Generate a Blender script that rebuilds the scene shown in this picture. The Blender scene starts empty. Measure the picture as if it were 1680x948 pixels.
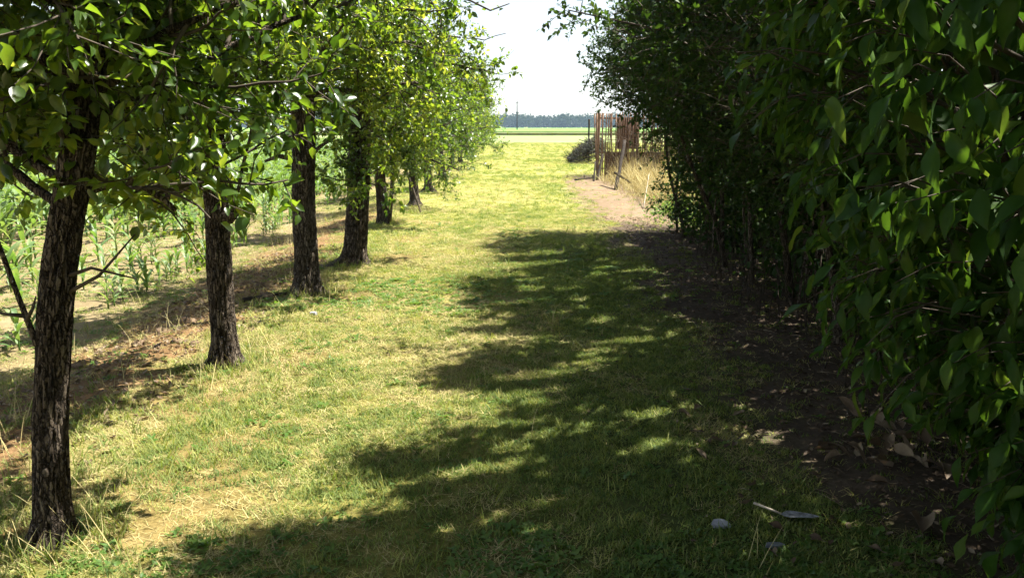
import bpy, math, random
import numpy as np
from mathutils import Vector, Matrix, noise as mnoise

R = math.radians
SC = bpy.context.scene
COL = SC.collection

# ------------------------------------------------------------------ camera
CAM_H = 1.6
PITCH = 11.41
cam_d = bpy.data.cameras.new('camera')
cam_d.sensor_width = 36.0
cam_d.lens = 28.24
cam_d.clip_start = 0.05
cam_d.clip_end = 6000
cam = bpy.data.objects.new('camera', cam_d)
COL.objects.link(cam)
cam.location = (0, 0, CAM_H)
cam.rotation_euler = (R(90 - PITCH), 0, 0)
SC.camera = cam

# ------------------------------------------------------------------ light
SUN_AZ, SUN_EL = 72.0, 60.0          # degrees: azimuth from +Y towards +X, height
sun_vec = Vector((math.sin(R(SUN_AZ)) * math.cos(R(SUN_EL)), math.cos(R(SUN_AZ)) * math.cos(R(SUN_EL)), math.sin(R(SUN_EL))))
W = bpy.data.worlds.new('World')
SC.world = W
W.use_nodes = True
wn = W.node_tree
wn.nodes.clear()
sky = wn.nodes.new('ShaderNodeTexSky')
sky.sky_type = 'NISHITA'
sky.sun_disc = False
sky.sun_elevation = R(SUN_EL)
sky.sun_rotation = R(SUN_AZ)
sky.air_density = 1.0
sky.dust_density = 0.4
sky.ozone_density = 1.0
bg = wn.nodes.new('ShaderNodeBackground')
bg.inputs['Strength'].default_value = 0.05
wo = wn.nodes.new('ShaderNodeOutputWorld')
hs = wn.nodes.new('ShaderNodeHueSaturation')          # hazy summer air: the whole sky is paler than a clear one
hs.inputs['Saturation'].default_value = 0.5
hs.inputs['Value'].default_value = 1.14
wn.links.new(sky.outputs[0], hs.inputs['Color'])
wn.links.new(hs.outputs[0], bg.inputs[0])
wn.links.new(bg.outputs[0], wo.inputs[0])
sun_d = bpy.data.lights.new('sun', 'SUN')
sun_d.energy = 5.0
sun_d.angle = R(0.55)
sun_d.color = (1.0, 0.95, 0.85)
sun = bpy.data.objects.new('sun', sun_d)
COL.objects.link(sun)
sun.rotation_euler = sun_vec.to_track_quat('Z', 'Y').to_euler()
sun.location = (10, 0, 20)

SC.render.engine = 'CYCLES'
SC.view_settings.view_transform = 'Standard'
SC.view_settings.look = 'None'
SC.view_settings.gamma = 1.0
SC.view_settings.exposure = 1.86
SC.cycles.max_bounces = 4
SC.cycles.diffuse_bounces = 1
SC.cycles.glossy_bounces = 1
SC.cycles.transmission_bounces = 3
SC.cycles.transparent_max_bounces = 6
SC.cycles.volume_bounces = 0
SC.cycles.use_denoising = True
SC.cycles.use_adaptive_sampling = True
SC.cycles.adaptive_threshold = 0.03

# ------------------------------------------------------------------ helpers
def rs(seed):
    return np.random.default_rng(seed)

def nrm(a):
    return a / np.maximum(np.linalg.norm(a, axis=-1, keepdims=True), 1e-9)

def vnoise(x, y, seed=0):
    x = np.asarray(x, float); y = np.asarray(y, float)
    xi = np.floor(x).astype(np.int64); yi = np.floor(y).astype(np.int64)
    fx = x - xi; fy = y - yi
    fx = fx * fx * (3 - 2 * fx); fy = fy * fy * (3 - 2 * fy)
    def h(a, b):
        n = (a * 374761393 + b * 668265263 + seed * 1442695041) & 0xffffffff
        n = ((n ^ (n >> 13)) * 1274126177) & 0xffffffff
        return ((n ^ (n >> 16)) & 0xffff) / 65535.0
    return (h(xi, yi) * (1 - fx) + h(xi + 1, yi) * fx) * (1 - fy) + (h(xi, yi + 1) * (1 - fx) + h(xi + 1, yi + 1) * fx) * fy

def fbm(x, y, seed=0, o=3):
    v = 0; a = .5; t = 0
    for i in range(o):
        v = v + a * vnoise(x * 2 ** i, y * 2 ** i, seed + i * 17); t += a; a *= .5
    return v / t

def sstep(a, b, x):
    t = np.clip((np.asarray(x, float) - a) / (b - a), 0, 1)
    return t * t * (3 - 2 * t)

def row_x(y):                       # the line of fruit trees
    return -1.84 - 0.013 * np.asarray(y, float)

def dirt_edge(y):                   # where the lawn gives way to bare earth under the hedge
    y = np.asarray(y, float)
    return 1.45 + 0.5 * (fbm(y * .5, y * 0 + 3.3, 5) - .5) + 0.2 * sstep(16, 27, y)

def soil_edge(y):                   # where the grass bank ends and the ploughed field begins
    y = np.asarray(y, float)
    return -3.35 - 0.02 * y + 0.5 * (fbm(y * .7, y * 0 + 9.1, 8) - .5)

def gh(x, y):                       # ground height
    x = np.asarray(x, float); y = np.asarray(y, float)
    near = 1 - sstep(40, 90, np.abs(y))
    h = -0.20 * sstep(-2.35, -3.7, x + 0.013 * y) * (1 - sstep(50, 80, y))
    h = h + near * (0.05 * (fbm(x * .55, y * .55, 1) - .5) + 0.028 * (fbm(x * 2.7, y * 2.7, 2) - .5))
    h = h + near * 0.05 * sstep(-2.2, -2.8, x) * (1 - sstep(-3.2, -3.9, x)) * (fbm(x * 4, y * 4, 6) - .4)
    return h

def gz(x, y):
    return float(gh(np.array([x]), np.array([y]))[0])

class MB:
    """collects quads and triangles, then links them as one mesh"""
    def __init__(s):
        s.v = []; s.q = []; s.t = []; s.n = 0; s.att = []
    def add(s, v, q=None, t=None, att=0.5):
        v = np.asarray(v, float).reshape(-1, 3)
        if q is not None and len(q): s.q.append(np.asarray(q, np.int64) + s.n)
        if t is not None and len(t): s.t.append(np.asarray(t, np.int64) + s.n)
        s.v.append(v); s.n += len(v)
        s.att.append(np.full(len(v), att) if np.isscalar(att) else np.asarray(att, float))
    def tube(s, P, rad, sides=6, cap=True, att=0.5):
        P = np.asarray(P, float); n = len(P)
        rad = np.broadcast_to(np.asarray(rad, float), (n,))
        T = np.gradient(P, axis=0) if n > 2 else np.repeat((P[1] - P[0])[None], n, 0)
        T = nrm(T)
        ref = np.array([1., 0.13, 0.07]) if abs(T[0][0]) < .8 else np.array([0.1, 1., 0.05])
        U = nrm(np.cross(T, ref)); V = np.cross(T, U)
        a = np.linspace(0, 2 * math.pi, sides, endpoint=False)
        ring = P[:, None] + rad[:, None, None] * (np.cos(a)[None, :, None] * U[:, None] + np.sin(a)[None, :, None] * V[:, None])
        i = np.arange(n - 1)[:, None] * sides; j = np.arange(sides)[None]; k = (j + 1) % sides
        q = np.stack([i + j, i + k, i + sides + k, i + sides + j], -1).reshape(-1, 4)
        v = ring.reshape(-1, 3); t = None
        if cap:
            v = np.vstack([v, P[-1:], P[:1]])
            e = n * sides; b = (n - 1) * sides
            jj = np.arange(sides); kk = (jj + 1) % sides
            t = np.vstack([np.stack([b + jj, b + kk, np.full(sides, e)], -1), np.stack([kk, jj, np.full(sides, e + 1)], -1)])
        s.add(v, q, t, att)
    def box(s, c, half, rot=None, att=0.5):
        x, y, z = half
        v = np.array([[-x, -y, -z], [x, -y, -z], [x, y, -z], [-x, y, -z], [-x, -y, z], [x, -y, z], [x, y, z], [-x, y, z]])
        if rot is not None: v = v @ np.asarray(rot).T
        s.add(v + np.asarray(c), [[0, 3, 2, 1], [4, 5, 6, 7], [0, 1, 5, 4], [1, 2, 6, 5], [2, 3, 7, 6], [3, 0, 4, 7]], att=att)
    def mesh(s, name, mat, smooth=True):
        v = np.vstack(s.v) if s.v else np.zeros((0, 3))
        q = np.vstack(s.q) if s.q else np.zeros((0, 4), np.int64)
        t = np.vstack(s.t) if s.t else np.zeros((0, 3), np.int64)
        me = bpy.data.meshes.new(name)
        me.vertices.add(len(v)); me.vertices.foreach_set('co', v.astype(np.float32).ravel())
        loops = np.concatenate([q.ravel(), t.ravel()]).astype(np.int32)
        me.loops.add(len(loops)); me.loops.foreach_set('vertex_index', loops)
        nq, nt = len(q), len(t)
        me.polygons.add(nq + nt)
        ls = np.concatenate([np.arange(nq) * 4, nq * 4 + np.arange(nt) * 3]).astype(np.int32)
        me.polygons.foreach_set('loop_start', ls)
        me.polygons.foreach_set('use_smooth', np.full(nq + nt, smooth))
        at = me.attributes.new('tint', 'FLOAT', 'POINT')
        at.data.foreach_set('value', np.concatenate(s.att).astype(np.float32))
        me.materials.append(mat)
        me.update(calc_edges=True); me.validate()
        return me
    def build(s, name, mat, parent=None, smooth=True):
        return link(name, s.mesh(name, mat, smooth), parent)

def link(name, me, parent=None, M=None):
    o = bpy.data.objects.new(name, me)
    COL.objects.link(o)
    if parent: o.parent = parent
    if M is not None: o.matrix_basis = M
    return o

def empty(name, loc):
    o = bpy.data.objects.new(name, None)
    o.empty_display_size = .2
    COL.objects.link(o); o.location = loc
    return o

def tag(o, label=None, cat=None, group=None, kind=None):
    if label: o['label'] = label
    if cat: o['category'] = cat
    if group: o['group'] = group
    if kind: o['kind'] = kind
    return o

# ------------------------------------------------------------------ materials
def mat(name):
    m = bpy.data.materials.new(name)
    m.use_nodes = True
    nt = m.node_tree
    nt.nodes.clear()
    out = nt.nodes.new('ShaderNodeOutputMaterial')
    return m, nt, out

def nd(nt, t, **kw):
    n = nt.nodes.new(t)
    for k, v in kw.items():
        if k in n.inputs: n.inputs[k].default_value = v
        else: setattr(n, k, v)
    return n

def ramp(nt, fac, stops):
    r = nt.nodes.new('ShaderNodeValToRGB')
    el = r.color_ramp.elements
    while len(el) < len(stops): el.new(.5)
    for e, (p, c) in zip(el, stops):
        e.position = p; e.color = (*c, 1)
    nt.links.new(fac, r.inputs[0])
    return r.outputs[0]

def leaf_mat(name, stops, trans, tfac=.42, rough=.4, spec=.5, use_random=False):
    m, nt, out = mat(name)
    at = nd(nt, 'ShaderNodeAttribute', attribute_name='tint')
    fac = at.outputs['Fac']
    if use_random:
        oi = nd(nt, 'ShaderNodeObjectInfo')
        mm = nd(nt, 'ShaderNodeMath', operation='MULTIPLY_ADD')
        nt.links.new(oi.outputs['Random'], mm.inputs[0]); mm.inputs[1].default_value = .55
        m2 = nd(nt, 'ShaderNodeMath', operation='MULTIPLY'); m2.inputs[1].default_value = .45
        nt.links.new(fac, m2.inputs[0]); nt.links.new(m2.outputs[0], mm.inputs[2])
        fac = mm.outputs[0]
    tco = nd(nt, 'ShaderNodeNewGeometry')
    bl = nd(nt, 'ShaderNodeTexNoise', Scale=70.0, Detail=3, Roughness=.6); nt.links.new(tco.outputs['Position'], bl.inputs['Vector'])
    bm = nd(nt, 'ShaderNodeMath', operation='MULTIPLY_ADD'); bm.inputs[1].default_value = .34
    nt.links.new(bl.outputs[0], bm.inputs[0])
    bs = nd(nt, 'ShaderNodeMath', operation='SUBTRACT'); bs.inputs[1].default_value = .17
    nt.links.new(fac, bs.inputs[0]); nt.links.new(bs.outputs[0], bm.inputs[2]); fac = bm.outputs[0]
    c = ramp(nt, fac, stops)
    geo = nd(nt, 'ShaderNodeNewGeometry')
    # the underside of a leaf is paler and duller
    mixc = nd(nt, 'ShaderNodeMix', data_type='RGBA')
    nt.links.new(geo.outputs['Backfacing'], mixc.inputs[0])
    pale = nd(nt, 'ShaderNodeHueSaturation'); pale.inputs['Saturation'].default_value = .8; pale.inputs['Value'].default_value = 1.35
    nt.links.new(c, pale.inputs['Color'])
    nt.links.new(c, mixc.inputs[6]); nt.links.new(pale.outputs[0], mixc.inputs[7])
    p = nd(nt, 'ShaderNodeBsdfPrincipled', Roughness=rough)
    p.inputs['Specular IOR Level'].default_value = spec
    nt.links.new(mixc.outputs[2], p.inputs['Base Color'])
    t = nd(nt, 'ShaderNodeBsdfTranslucent')
    tc = ramp(nt, fac, trans)
    nt.links.new(tc, t.inputs['Color'])
    mx = nd(nt, 'ShaderNodeMixShader'); mx.inputs[0].default_value = tfac
    nt.links.new(p.outputs[0], mx.inputs[1]); nt.links.new(t.outputs[0], mx.inputs[2])
    nt.links.new(mx.outputs[0], out.inputs[0])
    return m

def noisy_mat(name, stops, scale=(6, 6, 6), detail=6, rough=.9, bump=.0, bdist=.02, bscale=None, spec=.2):
    m, nt, out = mat(name)
    tc = nd(nt, 'ShaderNodeTexCoord'); mp = nd(nt, 'ShaderNodeMapping')
    mp.inputs['Scale'].default_value = scale
    nt.links.new(tc.outputs['Object'], mp.inputs[0])
    n = nd(nt, 'ShaderNodeTexNoise', Scale=1.0, Detail=detail, Roughness=.65)
    nt.links.new(mp.outputs[0], n.inputs['Vector'])
    c = ramp(nt, n.outputs[0], stops)
    p = nd(nt, 'ShaderNodeBsdfPrincipled', Roughness=rough)
    p.inputs['Specular IOR Level'].default_value = spec
    nt.links.new(c, p.inputs['Base Color'])
    if bump:
        b = nd(nt, 'ShaderNodeBump', Strength=bump, Distance=bdist)
        n2 = nd(nt, 'ShaderNodeTexNoise', Scale=bscale or 3.0, Detail=8, Roughness=.7)
        nt.links.new(mp.outputs[0], n2.inputs['Vector'])
        nt.links.new(n2.outputs[0], b.inputs['Height']); nt.links.new(b.outputs[0], p.inputs['Normal'])
    nt.links.new(p.outputs[0], out.inputs[0])
    return m

M = {}
M['pear'] = leaf_mat('fruit_leaf', [(0, (.018, .042, .008)), (.6, (.040, .085, .014)), (1, (.11, .16, .025))],
                     [(0, (.06, .14, .008)), (.6, (.24, .37, .016)), (1, (.56, .60, .05))], .48, .30, .5)
M['hedge'] = leaf_mat('hedge_leaf', [(0, (.012, .030, .007)), (.6, (.022, .050, .010)), (1, (.050, .080, .016))],
                      [(0, (.04, .10, .01)), (.6, (.09, .18, .015)), (1, (.22, .30, .04))], .28, .5, .14)
M['shrub'] = leaf_mat('shrub_leaf', [(0, (.012, .038, .005)), (.6, (.024, .066, .008)), (1, (.060, .11, .013))],
                      [(0, (.06, .15, .01)), (.6, (.13, .26, .015)), (1, (.28, .38, .03))], .28, .42, .15)
M['grass'] = leaf_mat('grass_blade', [(0, (.050, .105, .013)), (.5, (.15, .195, .026)), (1, (.37, .34, .065))],
                      [(0, (.10, .20, .016)), (.5, (.27, .335, .036)), (1, (.52, .48, .09))], .42, .55, .12, True)
M['straw'] = leaf_mat('dry_blade', [(0, (.19, .14, .04)), (.5, (.32, .26, .07)), (1, (.48, .41, .15))],
                      [(0, (.28, .20, .06)), (.5, (.40, .31, .12)), (1, (.5, .4, .2))], .25, .65, .1, True)
M['weed'] = leaf_mat('weed_leaf', [(0, (.05, .11, .02)), (.5, (.08, .16, .03)), (1, (.14, .21, .04))],
                     [(0, (.12, .26, .02)), (.5, (.2, .36, .03)), (1, (.32, .42, .05))], .4, .5, .3, True)
M['maize'] = leaf_mat('maize_leaf', [(0, (.06, .13, .03)), (.5, (.10, .18, .045)), (1, (.18, .22, .06))],
                      [(0, (.14, .30, .03)), (.5, (.24, .38, .05)), (1, (.38, .42, .1))], .42, .45, .4, True)
M['litter'] = leaf_mat('dry_leaf', [(0, (.055, .035, .020)), (.5, (.13, .085, .050)), (1, (.32, .25, .17))],
                       [(0, (.06, .03, .01)), (.5, (.14, .08, .03)), (1, (.25, .17, .08))], .15, .6, .25)
M['conifer'] = leaf_mat('spiky_leaf', [(0, (.030, .033, .030)), (.5, (.055, .06, .052)), (1, (.12, .12, .11))],
                        [(0, (.03, .04, .02)), (.5, (.05, .06, .03)), (1, (.1, .1, .06))], .15, .6, .3)
M['treeline'] = leaf_mat('wood_leaf', [(0, (.016, .028, .012)), (.5, (.026, .044, .016)), (1, (.04, .06, .022))],
                         [(0, (.03, .06, .01)), (.5, (.04, .08, .01)), (1, (.06, .1, .02))], .2, .9, .0)
M['rust'] = noisy_mat('rusty_iron', [(.3, (.10, .058, .040)), (.5, (.19, .115, .078)), (.7, (.28, .19, .14))], (9, 9, 5), rough=.85)
M['rust_sheet'] = noisy_mat('rusty_sheet', [(.3, (.075, .044, .028)), (.5, (.13, .078, .048)), (.72, (.22, .145, .095))], (3, 3, 1.2), rough=.85, bump=.3)
M['old_wood'] = noisy_mat('weathered_wood', [(.3, (.016, .012, .009)), (.55, (.034, .026, .020)), (.75, (.07, .056, .044))], (14, 14, 2), rough=.9, bump=.5, bdist=.01)
M['pale_wood'] = noisy_mat('bleached_wood', [(.3, (.26, .21, .16)), (.7, (.48, .42, .34))], (16, 16, 2), rough=.85, bump=.3, bdist=.005)
M['twig'] = noisy_mat('twig_bark', [(.3, (.035, .028, .021)), (.7, (.10, .08, .06))], (20, 20, 20), rough=.85)
M['dead_stem'] = noisy_mat('dead_stem', [(.3, (.10, .07, .045)), (.7, (.26, .20, .14))], (12, 12, 12), rough=.9)
M['stone'] = noisy_mat('pale_stone', [(.3, (.24, .24, .27)), (.7, (.40, .40, .43))], (40, 40, 40), rough=.8, bump=.4, bdist=.004)
M['scrap'] = noisy_mat('grey_scrap', [(.35, (.10, .10, .10)), (.65, (.30, .31, .33))], (60, 60, 60), rough=.8, bump=.5, bdist=.004)
M['dark_stone'] = noisy_mat('grey_stone', [(.3, (.12, .13, .15)), (.7, (.22, .23, .25))], (40, 40, 40), rough=.8, bump=.4, bdist=.004)
M['clod'] = noisy_mat('earth_clod', [(.3, (.10, .065, .04)), (.7, (.24, .17, .11))], (22, 22, 22), rough=.95, bump=.7, bdist=.01)

def bark_mat(name, dark, mid, pale):
    m, nt, out = mat(name)
    tc = nd(nt, 'ShaderNodeTexCoord')
    dn = nd(nt, 'ShaderNodeTexNoise', Scale=14.0, Detail=4, Roughness=.6)
    nt.links.new(tc.outputs['Object'], dn.inputs['Vector'])
    dv = nd(nt, 'ShaderNodeVectorMath', operation='MULTIPLY_ADD'); dv.inputs[1].default_value = (.05, .05, .30)
    nt.links.new(dn.outputs['Color'], dv.inputs[0]); nt.links.new(tc.outputs['Object'], dv.inputs[2])
    mp = nd(nt, 'ShaderNodeMapping'); mp.inputs['Scale'].default_value = (58, 58, 9)
    nt.links.new(dv.outputs[0], mp.inputs[0])
    vo = nd(nt, 'ShaderNodeTexVoronoi', feature='DISTANCE_TO_EDGE', Scale=1.0)
    nt.links.new(mp.outputs[0], vo.inputs['Vector'])
    vc = nd(nt, 'ShaderNodeTexVoronoi', feature='F1', Scale=1.0)
    nt.links.new(mp.outputs[0], vc.inputs['Vector'])
    sep = nd(nt, 'ShaderNodeSeparateColor'); nt.links.new(vc.outputs['Color'], sep.inputs[0])
    fn = nd(nt, 'ShaderNodeTexNoise', Scale=120.0, Detail=8, Roughness=.75)
    nt.links.new(tc.outputs['Object'], fn.inputs['Vector'])
    crk = nd(nt, 'ShaderNodeMapRange'); crk.inputs['From Max'].default_value = .16
    nt.links.new(vo.outputs['Distance'], crk.inputs['Value'])
    at = nd(nt, 'ShaderNodeAttribute', attribute_name='tint')     # geometry: 0 in the deep furrows
    def ma(a, k, b):
        x = nd(nt, 'ShaderNodeMath', operation='MULTIPLY_ADD'); x.inputs[1].default_value = k
        nt.links.new(a, x.inputs[0])
        if isinstance(b, float): x.inputs[2].default_value = b
        else: nt.links.new(b, x.inputs[2])
        return x.outputs[0]
    f = ma(sep.outputs[0], .14, ma(fn.outputs[0], .60, ma(at.outputs['Fac'], .45, -.12)))
    mu = nd(nt, 'ShaderNodeMath', operation='MULTIPLY'); nt.links.new(f, mu.inputs[0])
    ck = ma(crk.outputs[0], .65, .35); nt.links.new(ck, mu.inputs[1])
    c = ramp(nt, mu.outputs[0], [(.12, dark), (.42, mid), (.74, pale)])
    p = nd(nt, 'ShaderNodeBsdfPrincipled', Roughness=.92)
    p.inputs['Specular IOR Level'].default_value = .12
    nt.links.new(c, p.inputs['Base Color'])
    b = nd(nt, 'ShaderNodeBump', Strength=1.0, Distance=.014)
    nt.links.new(ma(fn.outputs[0], .35, ma(sep.outputs[1], .25, crk.outputs[0])), b.inputs['Height']); nt.links.new(b.outputs[0], p.inputs['Normal'])
    nt.links.new(p.outputs[0], out.inputs[0])
    return m
M['bark'] = bark_mat('fruit_tree_bark', (.016, .012, .009), (.088, .069, .052), (.26, .215, .17))
M['bark_grey'] = bark_mat('grey_bark', (.022, .017, .013), (.10, .080, .062), (.26, .22, .18))

# ground: three covers told apart by masks that follow the place, each with its own noise
def ground_mat():
    m, nt, out = mat('ground_cover')
    g = nd(nt, 'ShaderNodeNewGeometry')
    def noise(scale, detail=6, rough=.65):
        n = nd(nt, 'ShaderNodeTexNoise', Scale=scale, Detail=detail, Roughness=rough)
        nt.links.new(g.outputs['Position'], n.inputs['Vector'])
        return n.outputs[0]
    big = noise(.9, 4); fine = noise(38, 6, .75); mid = noise(6, 5)
    def mixf(a, b, f):
        x = nd(nt, 'ShaderNodeMath', operation='MULTIPLY_ADD'); x.inputs[1].default_value = f
        y = nd(nt, 'ShaderNodeMath', operation='MULTIPLY'); y.inputs[1].default_value = 1 - f
        nt.links.new(b, y.inputs[0]); nt.links.new(a, x.inputs[0]); nt.links.new(y.outputs[0], x.inputs[2])
        return x.outputs[0]
    f1 = mixf(mixf(fine, mid, .6), big, .65)
    lawn = ramp(nt, f1, [(.34, (.040, .048, .013)), (.46, (.11, .11, .026)), (.56, (.20, .175, .05)), (.68, (.32, .27, .09))])
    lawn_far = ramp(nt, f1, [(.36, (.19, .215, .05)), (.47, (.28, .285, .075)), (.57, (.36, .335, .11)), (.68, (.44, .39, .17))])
    soil = ramp(nt, f1, [(.34, (.12, .09, .045)), (.5, (.20, .155, .085)), (.66, (.29, .245, .14))])
    dirt = ramp(nt, f1, [(.34, (.034, .025, .018)), (.5, (.068, .050, .036)), (.68, (.16, .12, .085))])  # bare earth under the hedge, colour darkened to deepen the shade there
    pale = ramp(nt, f1, [(.34, (.11, .076, .045)), (.5, (.19, .135, .086)), (.68, (.29, .23, .155))])  # the same earth beyond the hedge, in its sunlit tone
    bank = ramp(nt, f1, [(.36, (.075, .046, .022)), (.5, (.17, .10, .046)), (.66, (.29, .19, .095))])
    def att(n):
        return nd(nt, 'ShaderNodeAttribute', attribute_name=n).outputs['Fac']
    def mixc(a, b, f):
        x = nd(nt, 'ShaderNodeMix', data_type='RGBA')
        nt.links.new(f, x.inputs[0]); nt.links.new(a, x.inputs[6]); nt.links.new(b, x.inputs[7])
        return x.outputs[2]
    shade_green = ramp(nt, f1, [(.34, (.030, .042, .012)), (.5, (.060, .078, .020)), (.66, (.12, .12, .04))])  # shade-grown green, darkened in colour to deepen the hedge's shade
    c = mixc(lawn, shade_green, att('shade_green'))
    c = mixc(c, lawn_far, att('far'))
    c = mixc(c, bank, att('bank'))
    c = mixc(c, soil, att('soil'))
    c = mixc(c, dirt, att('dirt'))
    c = mixc(c, pale, att('pale'))
    p = nd(nt, 'ShaderNodeBsdfPrincipled', Roughness=.95)
    p.inputs['Specular IOR Level'].default_value = .1
    nt.links.new(c, p.inputs['Base Color'])
    b = nd(nt, 'ShaderNodeBump', Strength=.8, Distance=.02)
    nt.links.new(mixf(fine, mid, .5), b.inputs['Height']); nt.links.new(b.outputs[0], p.inputs['Normal'])
    nt.links.new(p.outputs[0], out.inputs[0])
    return m

# ------------------------------------------------------------------ ground sheet
def masks(x, y):
    e = .35
    n = (fbm(x * 3, y * 3, 31) - .5)
    de = dirt_edge(y); se = soil_edge(y)
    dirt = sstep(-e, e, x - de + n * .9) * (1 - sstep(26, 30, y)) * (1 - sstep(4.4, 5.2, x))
    pale = dirt * sstep(13.0, 14.2, y + (x - 1.6) * .3) * (1 - sstep(24, 27, y))
    soil = sstep(e, -e, x - se + n * .8) * (1 - sstep(60, 75, y))
    bank = sstep(-2.1, -2.5, x + .013 * y + n * .9) * (1 - soil) * (1 - sstep(14, 20, y))
    patch = sstep(.55, .68, fbm(x * 1.3 + 7, y * 1.3, 77)) * sstep(-.7, -1.4, x)
    bank = np.clip(bank + .5 * patch * (x < -1.0) * (y < 14), 0, 1)
    return dirt, pale, soil, bank

def axis_pts(a, b, step, lo, hi, g=1.22):
    p = list(np.arange(a, b + 1e-6, step))
    s = step; x = p[-1]
    while x < hi: s *= g; x += s; p.append(min(x, hi))
    s = step; x = p[0]; q = []
    while x > lo: s *= g; x -= s; q.append(max(x, lo))
    return np.array(q[::-1] + p)

xs = axis_pts(-5.5, 4.0, .07, -1800, 1800)
ys = axis_pts(1.6, 16, .08, -60, 2600)
X, Y = np.meshgrid(xs, ys)
Z = gh(X, Y)
mb = MB()
nx, ny = len(xs), len(ys)
i, j = np.meshgrid(np.arange(nx - 1), np.arange(ny - 1))
a0 = (j * nx + i).ravel()
mb.add(np.stack([X.ravel(), Y.ravel(), Z.ravel()], -1), np.stack([a0, a0 + 1, a0 + nx + 1, a0 + nx], -1))
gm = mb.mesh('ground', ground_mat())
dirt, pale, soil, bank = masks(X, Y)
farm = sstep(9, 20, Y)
for nme, arr in (('dirt', dirt), ('pale', pale), ('soil', soil), ('bank', bank), ('far', farm), ('shade_green', sstep(-.3, .6, X + .5 * (fbm(X * 2, Y * 2, 21) - .5)) * (1 - sstep(11, 13, Y)))):
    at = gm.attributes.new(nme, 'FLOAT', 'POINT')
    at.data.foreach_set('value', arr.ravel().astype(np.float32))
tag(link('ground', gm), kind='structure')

def sheet(name, x0, x1, y0, y1, z, m, h=0.0):
    b = MB()
    if h:
        b.box(((x0 + x1) / 2, (y0 + y1) / 2, z + h / 2), ((x1 - x0) / 2, (y1 - y0) / 2, h / 2))
    else:
        b.add([[x0, y0, z], [x1, y0, z], [x1, y1, z], [x0, y1, z]], [[0, 1, 2, 3]])
    return tag(b.build(name, m, smooth=False), kind='structure')
M['stubble'] = noisy_mat('stubble', [(.35, (.15, .205, .06)), (.5, (.21, .25, .09)), (.66, (.28, .30, .14))], (.12, .5, 1), rough=.95)
M['crop'] = noisy_mat('green_crop', [(.35, (.09, .19, .03)), (.5, (.13, .25, .04)), (.66, (.19, .30, .06))], (.02, .05, 1), rough=.95)
M['verge'] = noisy_mat('verge', [(.35, (.10, .13, .04)), (.6, (.20, .22, .08))], (.4, .4, 1), rough=.95)
sheet('stubble_field', -140, 300, 82, 148, .02, M['stubble'])
sheet('verge', -300, 500, 150, 168, .0, M['verge'], .5)
sheet('crop_field', -900, 900, 172, 690, .0, M['crop'], .62)

# ------------------------------------------------------------------ leaf clouds
def leaf_template(w=.5, nseg=4, fold=.18, curl=-.25, wavy=0., tip=1.0, petiole=.0):
    """unit-length blade along +Y, normal +Z; three vertices across"""
    ts = np.linspace(0, 1, nseg + 1)
    v = []
    for k, t in enumerate(ts):
        wd = w * .5 * (math.sin(math.pi * min(1, t ** (.75 * tip))) ** .8 if 0 < t < 1 else .04)
        z = curl * t * t
        wz = wavy * math.sin(t * 9.0)
        v += [[-wd, t, z + fold * wd * 2 + wz], [0, t, z], [wd, t, z + fold * wd * 2 - wz]]
    q = []
    for k in range(nseg):
        a = 3 * k
        q += [[a, a + 1, a + 4, a + 3], [a + 1, a + 2, a + 5, a + 4]]
    return np.array(v), np.array(q)

LT = {
    'pear': leaf_template(.62, 3, .22, -.22),
    'pear_far': leaf_template(.65, 2, .2, -.2),
    'pear_big': [leaf_template(.62, 6, .22, -.26, .012), leaf_template(.55, 6, .36, -.45, .03), leaf_template(.70, 6, .10, .15, .02), leaf_template(.5, 6, .45, -.1, .04)],
    'small': leaf_template(.62, 2, .18, -.15),
    'small_big': leaf_template(.62, 4, .18, -.18),
    'droop': [leaf_template(.38, 7, .24, -.36, .035, 1.3), leaf_template(.33, 7, .36, -.60, .05, 1.35), leaf_template(.44, 7, .14, -.22, .04, 1.2), leaf_template(.29, 7, .48, -.10, .055, 1.4), leaf_template(.36, 7, .3, .2, .06, 1.3)],
    'dry': leaf_template(.62, 4, .35, .35, .03),
}

def frames(ax, up):
    ax = nrm(ax); X_ = nrm(np.cross(ax, up)); Z_ = np.cross(X_, ax)
    return X_, ax, Z_

def leaf_cloud(mb, tpl, pos, ax, up, size, tint):
    if isinstance(LT[tpl], list):
        for k, sub in enumerate(LT[tpl]):
            LT['_sub'] = sub; w = np.arange(len(pos)) % len(LT[tpl]) == k
            leaf_cloud(mb, '_sub', pos[w], ax[w], up[w], size[w], tint[w])
        return
    v, q = LT[tpl]
    X_, Y_, Z_ = frames(ax, up)
    B = np.stack([X_, Y_, Z_], 1)                    # N,3(local),3
    P = pos[:, None] + size[:, None, None] * np.einsum('vl,nlw->nvw', v, B)
    n = len(pos); k = len(v)
    Q = (np.arange(n) * k)[:, None, None] + q[None]
    mb.add(P.reshape(-1, 3), Q.reshape(-1, 4), att=(np.repeat(tint, k).reshape(n, k) + .14 * (np.abs(v[:, 0]) < 1e-6)[None]).ravel())      # paler midrib

def project(P):
    d = P - np.array([0, 0, CAM_H])
    c, s = math.cos(R(PITCH)), math.sin(R(PITCH))
    z = d[:, 1] * c - d[:, 2] * s
    y = d[:, 1] * s + d[:, 2] * c
    zz = np.maximum(z, .01)
    return 840 + 1318 * d[:, 0] / zz, 474 - 1318 * y / zz, z

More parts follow.
